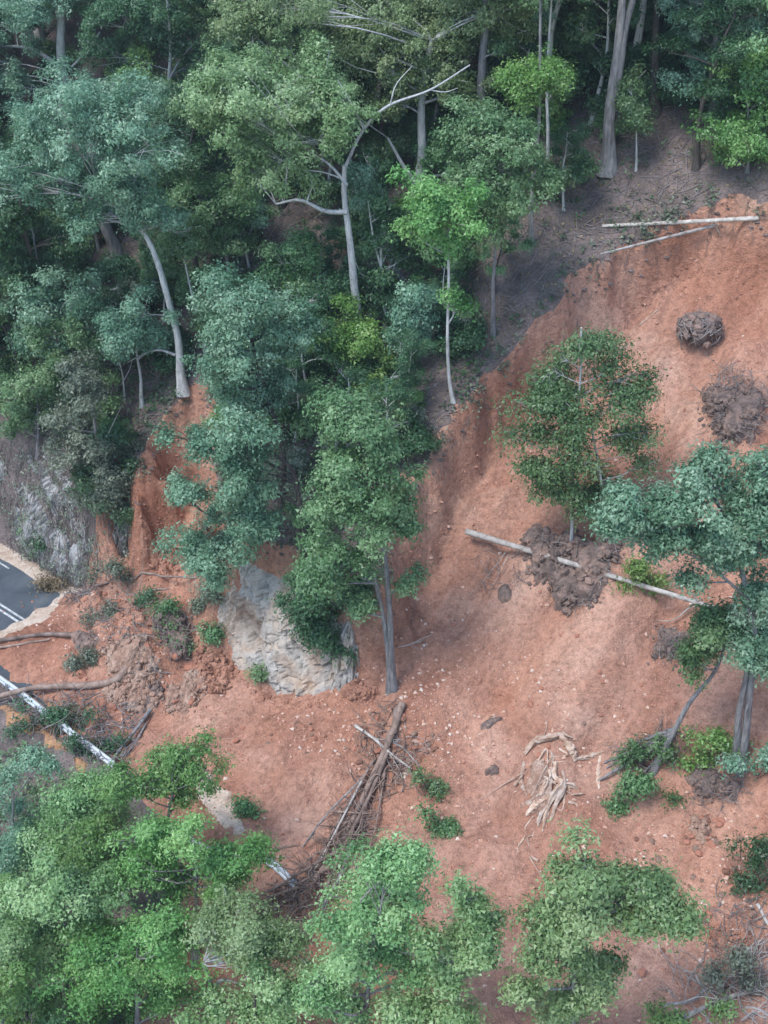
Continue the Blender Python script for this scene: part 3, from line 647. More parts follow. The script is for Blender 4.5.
def describe(col, kind, px, py, marks, group, size=''):
    b = min(marks, key=lambda m: (m[1]-px)**2+(m[2]-py)**2); dx, dy = px-b[1], py-b[2]; r = math.hypot(dx, dy)
    side = ('right of' if dx > 0 else 'left of') if abs(dx) > 1.6*abs(dy) else (('below' if dy > 0 else 'above') if abs(dy) > 1.6*abs(dx) else (('below' if dy > 0 else 'above')+(' and right of' if dx > 0 else ' and left of')))
    how = 'touching the ' if False else ''
    near = 'close ' if r < 28 else ('just ' if r < 60 else 'well ')
    if 'edge' in b[0] or 'corner' in b[0]:
        where = 'near '+b[0]
        where = ('close to ' if r < 30 else ('near ' if r < 60 else 'some way in from '))+b[0]+({True: ', right side', False: ', left side'}[dx > 0])
    else: where = near+side+' '+b[0]
    t = (size+' ' if size else '')+col+' '+kind+' '+where
    return t if len(t.split()) <= 16 else t.replace(' some way in from', ' near').replace(', right side', '').replace(', left side', '').replace(' and right of', '').replace(' and left of', '')
def place(protos, i, x, y, sc, rot, label, group):
    key = id(protos[i])
    o = protos[i] if key not in used_p else copy_tree(protos[i]); used_p.add(key)
    o.location = (x, y, float(gz(x, y))-.02); o.rotation_euler = (0, 0, rot); o.scale = (sc, sc, sc*(.9+.2*random.random()))
    tag(o, label, None, group); return o
# stems and open ground that nothing may stand in front of: (x0, y0, x1, y1, nearest y of what is shown there)
KEEP = [(362,185,404,275),(178,245,206,350),(0,35,100,100),(160,10,195,75),(466,120,478,175),(243,210,256,265),(342,160,368,345),(148,240,192,385),(92,200,124,258),(45,0,72,95),(408,140,428,195),(600,60,640,165),(525,100,555,235),(440,240,456,400),(486,240,500,332),(575,135,768,300),(400,470,768,900),(560,100,700,300),
        (470,250,600,400),(420,300,500,480),(128,395,220,600),(160,430,420,700),(0,540,140,780),(475,60,490,170),(0,455,120,590),(280,195,345,215)]
def blocked(x, y, h, w):
    z = float(gz(x, y)); a = project((x, y, z)); b = project((x, y, z+h)); m = FPX/a[2]
    x0, x1 = min(a[0], b[0])-w*m, max(a[0], b[0])+w*m; y0, y1 = b[1], a[1]
    for k in KEEP:
        if x0 < k[2] and x1 > k[0] and y0 < k[3] and y1 > k[1]:
            if ground((k[0]+k[2])/2, k[3])[1] > y-1.0: return True
    return False
spots = []; R = np.random.default_rng(99)
def try_spot(x, y, gap):
    return all((x-a)**2+(y-b)**2 > gap*gap for a, b in spots)
for o, B in TREES: spots.append((B[0], B[1]))
nfill = 0
for t in range(9000):
    x = R.uniform(-48, 42); y = R.uniform(58, 135)
    u, v = uv(x, y)
    if u < 11.5 or gd(x, y) < 1.6 or not try_spot(x, y, 2.45): continue
    p = project((x, y, float(gz(x, y))))
    if not (-110 < p[0] < 880 and p[1] > -420): continue
    far = y > 88
    i = int(R.choice([0, 1, 2, 3, 4, 5], p=[.26, .28, .16, .12, .12, .06])) if far or R.random() < .5 else int(R.choice([1, 3, 4, 5], p=[.3, .3, .3, .1]))
    sc = R.uniform(.8, 1.15); hh = [15, 13, 17, 10, 9, 12][i]*sc
    if blocked(x, y, hh, 2.3*sc):
        i = 3 if R.random() < .6 else 4; sc *= .6; hh = 10*sc
        if blocked(x, y, hh, 1.5): continue
    spots.append((x, y)); nfill += 1
    zone = 'at the top right above the slip' if p[0] > 540 else ('near the left edge above the road cutting' if p[0] < 230 else 'in the upper middle of the forest')
    q = project((x, y, float(gz(x, y))+hh*.7)); off = q[1] < -60 or not -40 < q[0] < 808
    if off and q[1] < -230: spots.pop(); nfill -= 1; continue
    place(PROT, i, x, y, sc, R.uniform(0, 6.28), describe(PLAB[i], 'tree', q[0], q[1], MARK, zone, 'tall' if hh > 14.5 else ('small' if hh < 7 else '')), 'trees of the crowded upper forest')
    if nfill > 285: break
nsh = 0; ssp = []
for t in range(9000):
    x = R.uniform(-34, 34); y = R.uniform(44, 100); u, v = uv(x, y)
    if u < 11.0 or gd(x, y) < .9 or any((x-a)**2+(y-b)**2 < 1.9 for a, b in ssp): continue
    p = project((x, y, float(gz(x, y))))
    if not (-40 < p[0] < 800 and -40 < p[1] < 900): continue
    open_ = 560 < p[0] < 780 and p[1] > 120 or (470 < p[0] < 600 and 235 < p[1] < 370)
    if open_ and R.random() < .93: continue
    i = int(R.choice(4, p=[.4, .3, .15, .15])); sc = R.uniform(.55, 1.1)*(.5 if open_ else 1)
    if blocked(x, y, 2.0*sc, 1.0*sc) and R.random() < .75: continue
    ssp.append((x, y)); nsh += 1
    zone = 'at the top right above the slip' if p[0] > 540 else ('on the left slope' if p[0] < 230 else 'under the trees in the upper middle')
    place(SHR, i, x, y, sc, R.uniform(0, 6.28), describe(SLAB[i], 'shrub', p[0], p[1]-12, MARK, zone, 'tiny' if sc < .5 else ('low' if sc < .75 else ('large' if sc > .98 else ''))), 'shrubs under the upper forest')
    if nsh > 260: break
# the bank below the road
for t in range(4000):
    x = R.uniform(-40, 6); y = R.uniform(14, 48); u, v = uv(x, y)
    if u > -2.2 or gd(x, y) < .5 or not try_spot(x, y, 2.2): continue
    p = project((x, y, float(gz(x, y))+4))
    if not (-120 < p[0] < 480 and 740 < p[1] < 1250): continue
    i = int(R.choice([3, 4, 5], p=[.25, .45, .3])); sc = R.uniform(.55, .9)
    q = project((x, y, float(gz(x, y))+[10, 9, 12][i-3]*sc))
    if q[1] < 800 or (q[0] > 255 and q[1] < 930): continue
    spots.append((x, y))
    place(PROT, i, x, y, sc, R.uniform(0, 6.28), describe(PLAB[i], 'tree', q[0], q[1]+25, LOW, '', 'thin' if sc < .65 else ('broad' if sc > .8 else '')), 'trees on the bank below the road')
for L_ in (PROT, SHR):
    for o in L_:
        if id(o) not in used_p: print('unused proto', o.name)
print('fill', nfill, nsh, NLEAF[0])

# ------------------------------------------------------------------ rock faces
WT = [None]
def worley(x, y, seed):
    ix = np.floor(x).astype(int); iy = np.floor(y).astype(int)
    f1 = np.full(x.shape, 9.); f2 = np.full(x.shape, 9.); cid = np.zeros(x.shape); tilt = np.zeros(x.shape)
    for dx in (-1, 0, 1):
        for dy in (-1, 0, 1):
            cx, cy = ix+dx, iy+dy
            px = cx+_hash(cx, cy, seed); py = cy+_hash(cx, cy, seed+5)
            d = np.hypot(px-x, py-y); h = _hash(cx, cy, seed+9)
            nf2 = np.where(d < f1, f1, np.minimum(f2, d)); cid = np.where(d < f1, h, cid); tilt = np.where(d < f1, (_hash(cx, cy, seed+13)-.5)*(x-px)+(_hash(cx, cy, seed+17)-.5)*(y-py), tilt); f1 = np.minimum(f1, d); f2 = nf2
    WT[0] = tilt; return f1, f2, cid
def rock_face(name, label, base, height, lean, mat, seed, amp=.45, roll=1.6, res=.14):
    """a weathered face standing on a plan line; the top rolls back into the hill behind it"""
    base = np.asarray(base, float); L = np.concatenate([[0], np.cumsum(np.linalg.norm(np.diff(base[:, :2], axis=0), axis=1))])
    ns = int(L[-1]/res)+2; P = smooth_path(base, ns)
    T = np.gradient(P[:, :2], axis=0); T /= np.linalg.norm(T, axis=1)[:, None]+1e-9
    k = 25; T = np.stack([np.convolve(np.pad(T[:, i], k, 'edge'), np.ones(2*k+1)/(2*k+1), 'valid') for i in (0, 1)], 1); T /= np.linalg.norm(T, axis=1)[:, None]
    out = np.stack([T[:, 1], -T[:, 0]], 1)                             # towards the right of travel
    s = np.linspace(0, L[-1], ns); H = np.interp(s/L[-1], *height)
    nt = int(max(H)/res)+2; t = np.linspace(-.12, 1, nt)
    S, Tt = np.meshgrid(s, t, indexing='ij'); Z = Tt*H[:, None]
    f1, f2, cid = worley(S/1.5+.35*noise(S, Z, 1.7, seed), Z/2.6+.3*noise(S, Z, 2.1, seed+1)+.2*S, seed+2); t1 = WT[0]
    g1, g2, cid2 = worley(S/.55, Z/.9, seed+3); t2 = WT[0]
    disp = amp*(cid-.5)*1.3 - .34*sstep(.16, .0, f2-f1) + .22*(cid2-.5) - .12*sstep(.14, 0, g2-g1) + 1.3*t1 + .5*t2 + fbm(S, Z, 3.4, 2, seed)*.35
    edge = np.minimum(1, np.minimum(S, L[-1]-S)/.8)
    back = lean*np.clip(Tt, -.2, 1)+roll*sstep(.72, 1.0, Tt)**1.5 + (1-edge)*1.0
    o = out[:, None, :]*(disp*edge-back)[..., None]
    V = np.concatenate([P[:, None, :2]+o, (P[:, None, 2]+Z)[..., None]], -1)
    # close over the top and back into the hill
    cap = V[:, -1:, :].copy(); cap[:, 0, :2] -= out*2.5; cap[:, 0, 2] -= 1.2
    V = np.concatenate([V, cap], 1); nt += 1
    q = (np.arange(ns-1)[:, None]*nt+np.arange(nt-1)[None, :]).ravel()
    F = np.stack([q, q+nt, q+nt+1, q+1], 1)
    ob = link(name, mesh_np(name, V.reshape(-1, 3), F, mat, False)); tag(ob, label, 'rock')
    return V
rb = [ground(214, 600), ground(219, 628), ground(230, 655), ground(254, 680), ground(292, 698), ground(330, 705), ground(352, 703), ground(374, 694)]
rb = [np.array([p[0], p[1]-.1, p[2]-.8]) for p in rb]
rock_face('rock_outcrop', 'pale cream and grey rock outcrop at the foot of the spur', rb, ([0, .1, .3, .6, .85, 1], [4.6, 6.4, 7.3, 6.6, 5.0, 2.4]), 2.2, M['rock'], 5, amp=.3)
cb = []
for v in np.linspace(-62, -25.0, 14):
    p = R0+RN*(8.75+.25*math.sin(v*.7))+RT*v; cb.append((p[0], p[1], -.1))
p = R0+RN*9.4+RT*(-23.3); cb.append((p[0], p[1], .2)); p = R0+RN*10.9+RT*(-22.3); cb.append((p[0], p[1], 1.5))
CV = rock_face('cliff', 'grey road cutting face hung with dry creepers beside the asphalt', cb, ([0, .9, .97, 1], [9.2, 9.2, 7.4, 4.5]), 1.8, M['cliff'], 15, amp=.35, roll=1.4, res=.2)

# ------------------------------------------------------------------ sticks, logs and roots
def log(label, px, r0, r1, mat='wood_pale', lift=0., stubs=0, seed=0, name='fallen_log', cat='log', group=None, sides=8, branches=(), bend=.12, stiff=False):
    R = np.random.default_rng(seed+500)
    P = []
    for i, a in enumerate(px):
        g = ground(a[0], a[1]); rr = r0+(r1-r0)*i/(len(px)-1); g[2] += rr*.75+lift+(a[2] if len(a) > 2 else 0); P.append(g)
    Q = smooth_path(P, max(8, 5*len(P))); n = len(Q); t = np.linspace(0, 1, n)
    Q[:, 2] = np.maximum(Q[:, 2], gz(Q[:, 0], Q[:, 1])+.3*(r0+(r1-r0)*t))
    if stiff:
        Q = P[0]*(1-t[:, None])+P[-1]*t[:, None]; up = max(0, float(np.max(gz(Q[:, 0], Q[:, 1])-Q[:, 2]))); Q[:, 2] += up*.9; bend = .04
    Q += np.stack([np.sin(t*7+seed), np.cos(t*6+seed), 0*t], 1)*r0*bend*2
    rad = (r0+(r1-r0)*t)
    c = Q[0].copy(); root = thing(name, label, cat, c, group)
    g = Geo(); tube(g, Q, rad, sides, .07, seed)
    tk = link('trunk', g.mesh('trunk', M[mat], True, c), root)
    for k in range(stubs):
        i = int(R.integers(n//4, n-1)); d = R.normal(0, 1, 3); d[2] = abs(d[2])*.5; d += (Q[-1]-Q[0])/np.linalg.norm(Q[-1]-Q[0])*.8; d /= np.linalg.norm(d)
        Lb = R.uniform(.6, 1.8); e = Q[i]+d*Lb; zz_ = float(gz(e[0], e[1]))+.05
        if zz_-e[2] > .5: e = Q[i]+np.array([-d[0], -d[1], .3])*Lb*.6; zz_ = float(gz(e[0], e[1]))+.05
        e[2] = max(e[2], zz_)
        g = Geo(); tube(g, smooth_path([Q[i], (Q[i]+e)/2+R.normal(0, .08, 3), e], 6), np.linspace(rad[i]*.45, .015, 6), 5, .05, k)
        link('branch', g.mesh('branch', M[mat], True, c), tk)
    for bp, br in branches:
        B = [ground(a[0], a[1])+np.array([0, 0, br+lift+(a[2] if len(a) > 2 else 0)]) for a in bp]
        g = Geo(); tube(g, smooth_path(B, 4*len(B)), np.linspace(br, br*.3, 4*len(B)), 5, .05, 3)
        link('branch', g.mesh('branch', M[mat], True, c), tk)
    return root
log('bleached log lying level along the head of the slip', [(602,228),(640,226),(690,224),(758,221)], .09, .14, stubs=1, seed=1, stiff=True)
log('bleached slanting log just below the level one at the head', [(600,255),(632,247),(668,237),(718,226)], .07, .11, stubs=0, seed=2, stiff=True)
log('short tan broken branch crossing the two bleached logs', [(712,222),(716,230),(720,238)], .06, .05, 'wood_torn', seed=3, lift=.1, name='broken_branch', cat='branch')
log('short splintered branch below the head of the slip', [(640,326),(648,319),(658,310)], .07, .03, 'wood_torn', stubs=1, seed=4, name='broken_branch', cat='branch')
log('long straight grey log lying across the middle of the slip', [(466,546,.5),(500,556,.2),(560,573,.5),(640,598,.3),(750,634,.5)], .20, .12, 'wood_pale', seed=5, stiff=True, lift=.35,
    branches=[([(505,558),(492,575),(478,592),(466,602)],.03),([(508,560),(498,580),(488,600)],.025),([(690,616,.3),(672,626),(655,626)],.05)], stubs=1)
log('thin curved pole lying at the top of the road rubble', [(95,587),(120,581),(160,577),(197,579)], .09, .07, 'wood_brown', seed=6)
log('snapped log reaching from the left edge onto the buried asphalt', [(-30,646),(10,641),(45,637),(76,638)], .12, .16, 'wood_brown', seed=7, lift=.1)
log('second thin log beside the snapped one at the left edge', [(-20,650),(15,646),(50,640)], .08, .07, 'wood_brown', seed=8)
log('thick curved log across the guardrail at the left edge', [(-25,712,.5),(10,703,.6),(45,694,.4),(90,689,.1),(116,682),(128,668)], .14, .27, 'wood_brown', seed=9,
    branches=[([(92,692),(97,702),(99,712)],.05),([(100,690),(106,700),(104,708)],.04)])
log('dark broken branch leaning over the buried guardrail', [(152,714,.3),(138,733,.3),(120,755,.3),(103,778,.2)], .12, .05, 'bark_grey', seed=10, stubs=2, name='broken_branch', cat='branch')
log('thin dark branch beside the leaning broken one', [(148,722),(134,745),(122,762)], .07, .03, 'bark_grey', seed=11, stubs=1, name='broken_branch', cat='branch')
log('pale stick lying in the left rubble', [(142,593),(155,591),(170,589)], .05, .03, 'wood_pale', seed=12, name='stick', cat='stick')
LG = 'splintered logs heaped below the pale rock'
log('thickest brown log down the middle of the heap below the pale rock', [(402,710,.4),(390,745,.5),(372,785,.4),(348,835,.3),(312,888,.3)], .20, .10, 'wood_brown', seed=13, stubs=3, group=LG)
log('grey log on the right side of the heap below the pale rock', [(388,755,.4),(370,800,.3),(343,855,.3),(322,900,.2)], .13, .07, 'wood_brown', seed=14, stubs=3, group=LG)
log('thin log on the left side of the heap below the pale rock', [(374,764,.3),(350,805,.2),(325,850,.2),(296,908,.2)], .08, .05, 'wood_brown', seed=15, stubs=2, group=LG)
log('bleached forked branch crossing the top of the log heap', [(355,730,.3),(372,746,.6),(390,762,.6),(412,772,.2)], .09, .05, 'wood_pale', seed=16, stubs=2, group=LG, branches=[([(385,757,.6),(398,772,.3),(406,790)],.05)])
log('pale twig above the bleached forked branch', [(388,745,.3),(402,752,.3),(420,766)], .05, .03, 'wood_pale', seed=17, name='stick', cat='stick')
log('long pole pointing left from the bottom of the log heap', [(300,893,.4),(262,907,.4),(216,936,.6)], .09, .05, 'wood_brown', seed=18, stubs=1, group=LG)
log('shorter pole under the long one at the bottom of the heap', [(296,900,.3),(272,915,.3),(246,937,.5)], .10, .06, 'wood_brown', seed=19, stubs=1, group=LG)
log('reddish broken log at the lowest end of the heap', [(316,922,.3),(303,940,.4),(288,962,.5)], .12, .08, 'wood_brown', seed=20, stubs=2, group=LG)
log('crooked brown log tangled low in the heap', [(345,845,.2),(330,872,.4),(298,888,.3)], .09, .05, 'wood_brown', seed=21, stubs=2, group=LG)
log('thin pale pole running along the heap to its bottom', [(362,788,.5),(330,850,.5),(285,930,.6)], .06, .04, 'wood_pale', seed=22, group=LG)
log('splayed dark branch left of the heap pointing at the bent rail', [(368,775,.3),(335,812,.4),(300,852,.2)], .07, .03, 'bark_grey', seed=51, stubs=3, group=LG, bend=.5)
log('splayed branch right of the heap above the teal-green crown', [(384,772,.3),(380,815,.4),(366,858,.2)], .07, .03, 'wood_brown', seed=52, stubs=3, group=LG, bend=.5)
log('rotten butt end at the top of the log heap', [(402,706,.1),(396,722,.3),(386,748,.3)], .19, .15, 'wood_brown', seed=53, stubs=2, group=LG, bend=.3)
log('crooked stick across the waist of the log heap', [(330,815,.3),(352,822,.6),(378,815,.2)], .06, .03, 'wood_brown', seed=54, stubs=2, group=LG, bend=.5)
log('broken pole sloping from the heap towards the lower left', [(340,858,.4),(300,880,.5),(240,915,.5)], .09, .05, 'wood_brown', seed=55, stubs=3, group=LG, bend=.4)
log('dark split log low on the right of the heap', [(352,850,.3),(335,890,.4),(322,915,.3)], .11, .06, 'bark_grey', seed=56, stubs=2, group=LG, bend=.4)
for i, (a, b, lab) in enumerate([((268,852),(300,846),'upper'),((262,860),(292,858),'middle'),((266,868),(286,866),'lower')]):
    log(f'short red-brown branch, {lab} of the three beside the bent rail', [a, ((a[0]+b[0])/2, (a[1]+b[1])/2-1), b], .07, .04, 'wood_brown', seed=30+i, name='broken_branch', cat='branch')
log('long grey log at the bottom right corner', [(676,1022),(715,1004),(770,984)], .11, .09, 'wood_pale', seed=40, stubs=2)
log('short log above the long grey one at the bottom right', [(664,1006),(688,1002),(706,990)], .08, .06, 'wood_pale', seed=41, stubs=1)
log('thin bleached branch near the right edge low down', [(716,941),(742,951),(775,953)], .05, .04, 'wood_pale', seed=42)
log('pale branch end at the lowest right edge', [(745,1008),(758,1010),(778,1022)], .07, .05, 'wood_pale', seed=43)
log('short pale branch poking in from the right edge', [(757,905),(764,918),(775,935)], .09, .06, 'wood_pale', seed=44)
log('thin twig lying beside the twin-stemmed tree', [(398,648),(412,644),(425,640)], .03, .02, 'wood_pale', seed=45, stubs=2, name='stick', cat='stick')
log('pale branch on the dark brush at the right edge', [(748,395),(756,405),(775,408)], .08, .07, 'wood_pale', seed=46, name='stick', cat='stick')

# splintered butt of the leaning tree
c0 = ground(652, 772); rt = LEAN
for i, (pth, r_) in enumerate([([(672,742,.5),(640,756,.5),(604,764)], .16), ([(668,746,.4),(630,768,.4),(598,782)], .14), ([(676,738,.6),(650,748,.7),(622,753,.2)], .1), ([(664,752,.2),(645,775,.3),(612,800)], .06), ([(660,755,.3),(628,762,.5),(606,770,.1)], .09)]):
    g = Geo(); P = [ground(a[0], a[1])+np.array([0, 0, r_*.6+(a[2] if len(a) > 2 else 0)]) for a in pth]
    tube(g, smooth_path(P, 12), np.linspace(r_*1.3, r_*.35, 12), 7, .12, i); link('root', g.mesh('root', M['bark_grey'], True, c0), rt)
# torn cream roots in the middle of the lower slip
c0 = ground(548, 790); rt = thing('torn_roots', 'torn cream root mass sprawled on the lower slip', 'roots', c0)
for i, (pth, r_) in enumerate([([(525,755),(536,744,.2),(552,741,.3),(562,736,.2)], .16), ([(560,738,.2),(570,752,.3),(575,762)], .22), ([(574,760),(592,757,.1),(604,752)], .13), ([(556,764,.2),(555,780,.4),(562,788,.4),(552,800,.3),(546,815,.2),(543,832)], .13), ([(552,768,.1),(550,784,.2),(548,802,.2),(540,818,.1),(538,826)], .11), ([(562,772,.1),(564,786,.3),(556,806,.2),(550,822)], .10), ([(545,782,.1),(540,795,.2),(532,800,.1)], .09), ([(560,786,.3),(572,787,.2),(578,790)], .10), ([(524,762),(522,782),(527,796)], .10), ([(548,800,.2),(536,806,.1),(526,816)], .14), ([(526,835),(519,846),(516,855)], .10), ([(540,802,.1),(528,803),(520,808)], .09), ([(600,756),(598,775),(599,790)], .12)]):
    g = Geo(); P = [ground(a[0], a[1])+np.array([0, 0, r_*.3+(a[2]*.6 if len(a) > 2 else 0)]) for a in pth]
    tube(g, smooth_path(P, 16), np.concatenate([np.linspace(r_*.6, r_*1.1, 8), np.linspace(r_*1.1, r_*.4, 8)]), 8, .36, i); link('root', g.mesh('root', M['wood_torn'], False, c0), rt)
R = np.random.default_rng(61)
for k in range(26):
    a = (R.normal(548, 18), R.normal(790, 26)); P = [ground(*a)+np.array([0, 0, .1]), ground(a[0]+R.normal(0, 8), a[1]+R.normal(0, 8))+np.array([0, 0, R.uniform(0, .3)]), ground(a[0]+R.normal(0, 14), a[1]+R.normal(6, 12))+np.array([0, 0, .04])]
    g = Geo(); tube(g, smooth_path(P, 8), np.linspace(R.uniform(.03, .08), .015, 8), 5, .2, k); link('rootlet', g.mesh('rootlet', M['wood_torn'], False, c0), rt)

def ico(n=2):
    import bmesh
    bm = bmesh.new(); bmesh.ops.create_icosphere(bm, subdivisions=n, radius=1); bm.verts.ensure_lookup_table()
    v = np.array([x.co[:] for x in bm.verts]); f = np.array([[q.index for q in p.verts] for p in bm.faces]); bm.free(); return v, f
IV, IF = ico(2); IV3, IF3 = ico(3)
def lump(v, seed, cuts=9, jag=.12):
    R = np.random.default_rng(seed); v = v.copy()
    for _ in range(cuts):
        nrm = R.normal(0, 1, 3); nrm /= np.linalg.norm(nrm); h = R.uniform(.55, .9)
        d = v@nrm; v = v-np.maximum(0, d-h)[:, None]*nrm
    return v*(1+R.normal(0, jag*.3, (len(v), 1)))
# ------------------------------------------------------------------ mounds, slabs, clods
IV1, IF1 = ico(1)
def gnormal(x, y):
    e = .4; n = np.array([-(gz(x+e, y)-gz(x-e, y))/(2*e), -(gz(x, y+e)-gz(x, y-e))/(2*e), 1+0*np.asarray(x, float)]).T
    return n/np.linalg.norm(n, axis=-1, keepdims=True)
def mound(name, label, cat, poly_px, h, mat, rough=.15, edge=.5, seed=0, res=.14, steps=0., group=None, lumps=None):
    """broken earth: a rough skin over the ground with clods of every size lying in and on it"""
    W = np.array([ground(a, b)[:2] for a, b in poly_px]); lo = W.min(0)-.4; hi = W.max(0)+.4
    X, Y_ = np.meshgrid(np.arange(lo[0], hi[0], res), np.arange(lo[1], hi[1], res)); s = X.shape; X = X.ravel(); Y_ = Y_.ravel()
    d = sdist(X, Y_, W)+fbm(X, Y_, .9, 2, seed)*.35
    N = gnormal(X, Y_); off = -.12+(h*.6+.12)*sstep(0, -edge, d)*(1+.5*fbm(X, Y_, 1.3, 2, seed+1))+fbm(X, Y_, .5, 3, seed+2)*rough*.6*sstep(.05, -.25, d)
    V = np.stack([X, Y_, gz(X, Y_)], 1)+N*off[:, None]
    nx_ = s[1]; q = (np.arange(s[0]-1)[:, None]*nx_+np.arange(nx_-1)[None, :]).ravel(); F = np.stack([q, q+1, q+nx_+1, q+nx_], 1)
    F = F[d[F].min(1) < .12]; idx, inv = np.unique(F, return_inverse=True)
    g = Geo(); g.add(V[idx], inv.reshape(F.shape))
    if steps or lumps:
        R = np.random.default_rng(seed+77); area = max(1., (hi-lo).prod()*.55); n = int(lumps*1.5) if lumps else int(area*30); k = 0
        lm = [lump(IV1, seed*11+i, 7) for i in range(5)]
        while k < n:
            p = R.uniform(lo, hi); dd_ = float(sdist(p[:1], p[1:], W)[0])
            if dd_ > R.uniform(-.3, .25): continue
            sz = (.05+.24*R.random()**2.5)*(1 if dd_ < -.2 else .6)*(h/.7)**.5; nn = gnormal(p[:1], p[1:])[0]
            c_ = np.array([p[0], p[1], float(gz(p[0], p[1]))])+nn*(h*.6*float(sstep(0, -edge, dd_))*R.uniform(.5, 1.15)+sz*.1)
            a_ = R.normal(0, 1, (3, 3)); Q_, _ = np.linalg.qr(a_)
            g.add((lm[k % 5]*np.array([1.2, .95, .75])*(1+R.normal(0, .1, IV1.shape))*sz)@Q_+c_, IF1); k += 1
    c = V[idx].mean(0); o = link(name, g.mesh(name, M[mat], False, c), None, c); return tag(o, label, cat, group)
mound('soil_block', 'dark slab of topsoil under the long log mid slip', 'soil', [(522,540),(538,526),(556,536),(578,530),(600,545),(628,536),(622,560),(612,570),(607,588),(592,612),(583,606),(570,619),(556,606),(552,590),(533,585)], 1.0, 'clod', .45, .6, 3, steps=.45)
mound('soil_block', 'small dark clod below the left end of the long log', 'soil', [(496,585),(508,584),(510,596),(499,598)], .45, 'clod', .1, .2, 4)
mound('brush_mound', 'dark mound of torn topsoil and roots near the right edge', 'soil', [(702,392),(735,388),(765,392),(766,420),(750,445),(728,458),(712,440),(700,415)], .9, 'clod', .5, .8, 5, steps=.4)
mound('brush_mound', 'grey-brown soil heap below the right end of the long log', 'soil', [(660,622),(700,632),(705,660),(680,668),(650,662),(655,645)], .6, 'clod', .3, .5, 6, steps=.2)
mound('brush_mound', 'dark soil and root plate under the right-edge trees', 'soil', [(690,765),(730,770),(745,785),(735,800),(700,800),(686,785)], .6, 'clod', .3, .4, 7, steps=.2)
mound('rubble_mound', 'dark mossy block of soil on the left rubble beside the pale rock', 'soil', [(158,612),(172,606),(188,618),(194,640),(190,660),(176,664),(166,645),(150,625)], .9, 'clod', .3, .35, 8, steps=.35)
mound('rubble_mound', 'pale broken clay heap in the middle of the left rubble', 'soil', [(98,648),(125,628),(150,640),(160,665),(168,700),(150,715),(130,700),(110,680)], .55, 'paleclod', .3, .7, 9, steps=.25)
mound('rubble_mound', 'grey boulder-like clod low on the left rubble', 'soil', [(140,686),(158,680),(168,690),(164,704),(146,706)], .6, 'clod', .25, .3, 10, steps=.35)
mound('rubble_mound', 'tan earth shoulder between left rubble and pale rock', 'soil', [(190,650),(215,640),(236,660),(240,680),(215,698),(192,690)], .6, 'soil', .3, .8, 11, steps=.25)
mound('rubble_mound', 'dark clod beside the snapped log on the buried asphalt', 'soil', [(72,637),(92,634),(100,642),(92,652),(76,650)], .5, 'clod', .2, .3, 12, steps=.2)
mound('rubble_mound', 'dull grey clod at the top of the left rubble', 'soil', [(88,612),(112,606),(122,616),(112,626),(92,626)], .4, 'clod', .25, .4, 13, steps=.2)
mound('rubble_mound', 'cream crumbled bank under the right-edge trees', 'soil', [(690,815),(712,820),(716,842),(700,846),(690,832)], .5, 'paleclod', .25, .4, 14, steps=.3)
mound('rubble_mound', 'small grey clod in the middle of the lower slip', 'soil', [(484,720),(498,715),(505,722),(498,730),(486,729)], .35, 'clod', .1, .2, 15)
mound('rubble_mound', 'small grey clod left of the torn cream roots', 'soil', [(484,768),(495,765),(500,773),(490,779),(483,775)], .3, 'clod', .1, .2, 16)
mound('rubble_mound', 'red-brown clods strewn on the far lower right', 'soil', [(700,925),(740,915),(760,935),(735,960),(705,950)], .35, 'soil', .3, .6, 17, steps=.25)
mud = mound('mud_patch', None, None, [(-10,700),(30,712),(60,738),(88,762),(84,775),(55,752),(20,730),(-10,716)], .12, 'mud', .05, .3, 18); mud['kind'] = 'structure'
# ball of roots and soil near the head
c0 = ground(698, 343); rt = thing('root_ball', 'dark ball of roots and soil sitting in the scar bowl', 'root ball', c0)
cc = c0+np.array([0, 0, .8]); g = Geo(); R = np.random.default_rng(8); AX = np.array([1.25, 1.1, .95])
g.add(lump(IV3, 77, 8, .2)*AX*.9+cc, IF3)
for k in range(150):
    d = R.normal(0, 1, 3); d[2] = abs(d[2]) if R.random() < .8 else d[2]; d /= np.linalg.norm(d); g.add(lump(IV1, k % 7, 6)*R.uniform(.08, .32)*(1+R.normal(0, .15, IV1.shape))+cc+d*AX*R.uniform(.8, 1.), IF1)
link('soil_core', g.mesh('soil_core', M['clod'], False, c0), rt)
for k in range(70):                                               # roots wrapped round the ball, their ends sticking out
    d = R.normal(0, 1, 3); d /= np.linalg.norm(d); d[2] = abs(d[2])*.9; t_ = np.cross(d, R.normal(0, 1, 3)); t_ /= np.linalg.norm(t_)
    P = [cc+(d*math.cos(a)+t_*math.sin(a))*AX*(1.02+.10*R.random()+(.28 if a > 1.1 else 0)*R.random()) for a in np.linspace(0, R.uniform(.7, 1.5), 5)]
    g = Geo(); tube(g, smooth_path(P, 9), np.linspace(R.uniform(.03, .055), .012, 9), 4); link('root', g.mesh('root', M['twig'], True, c0), rt)

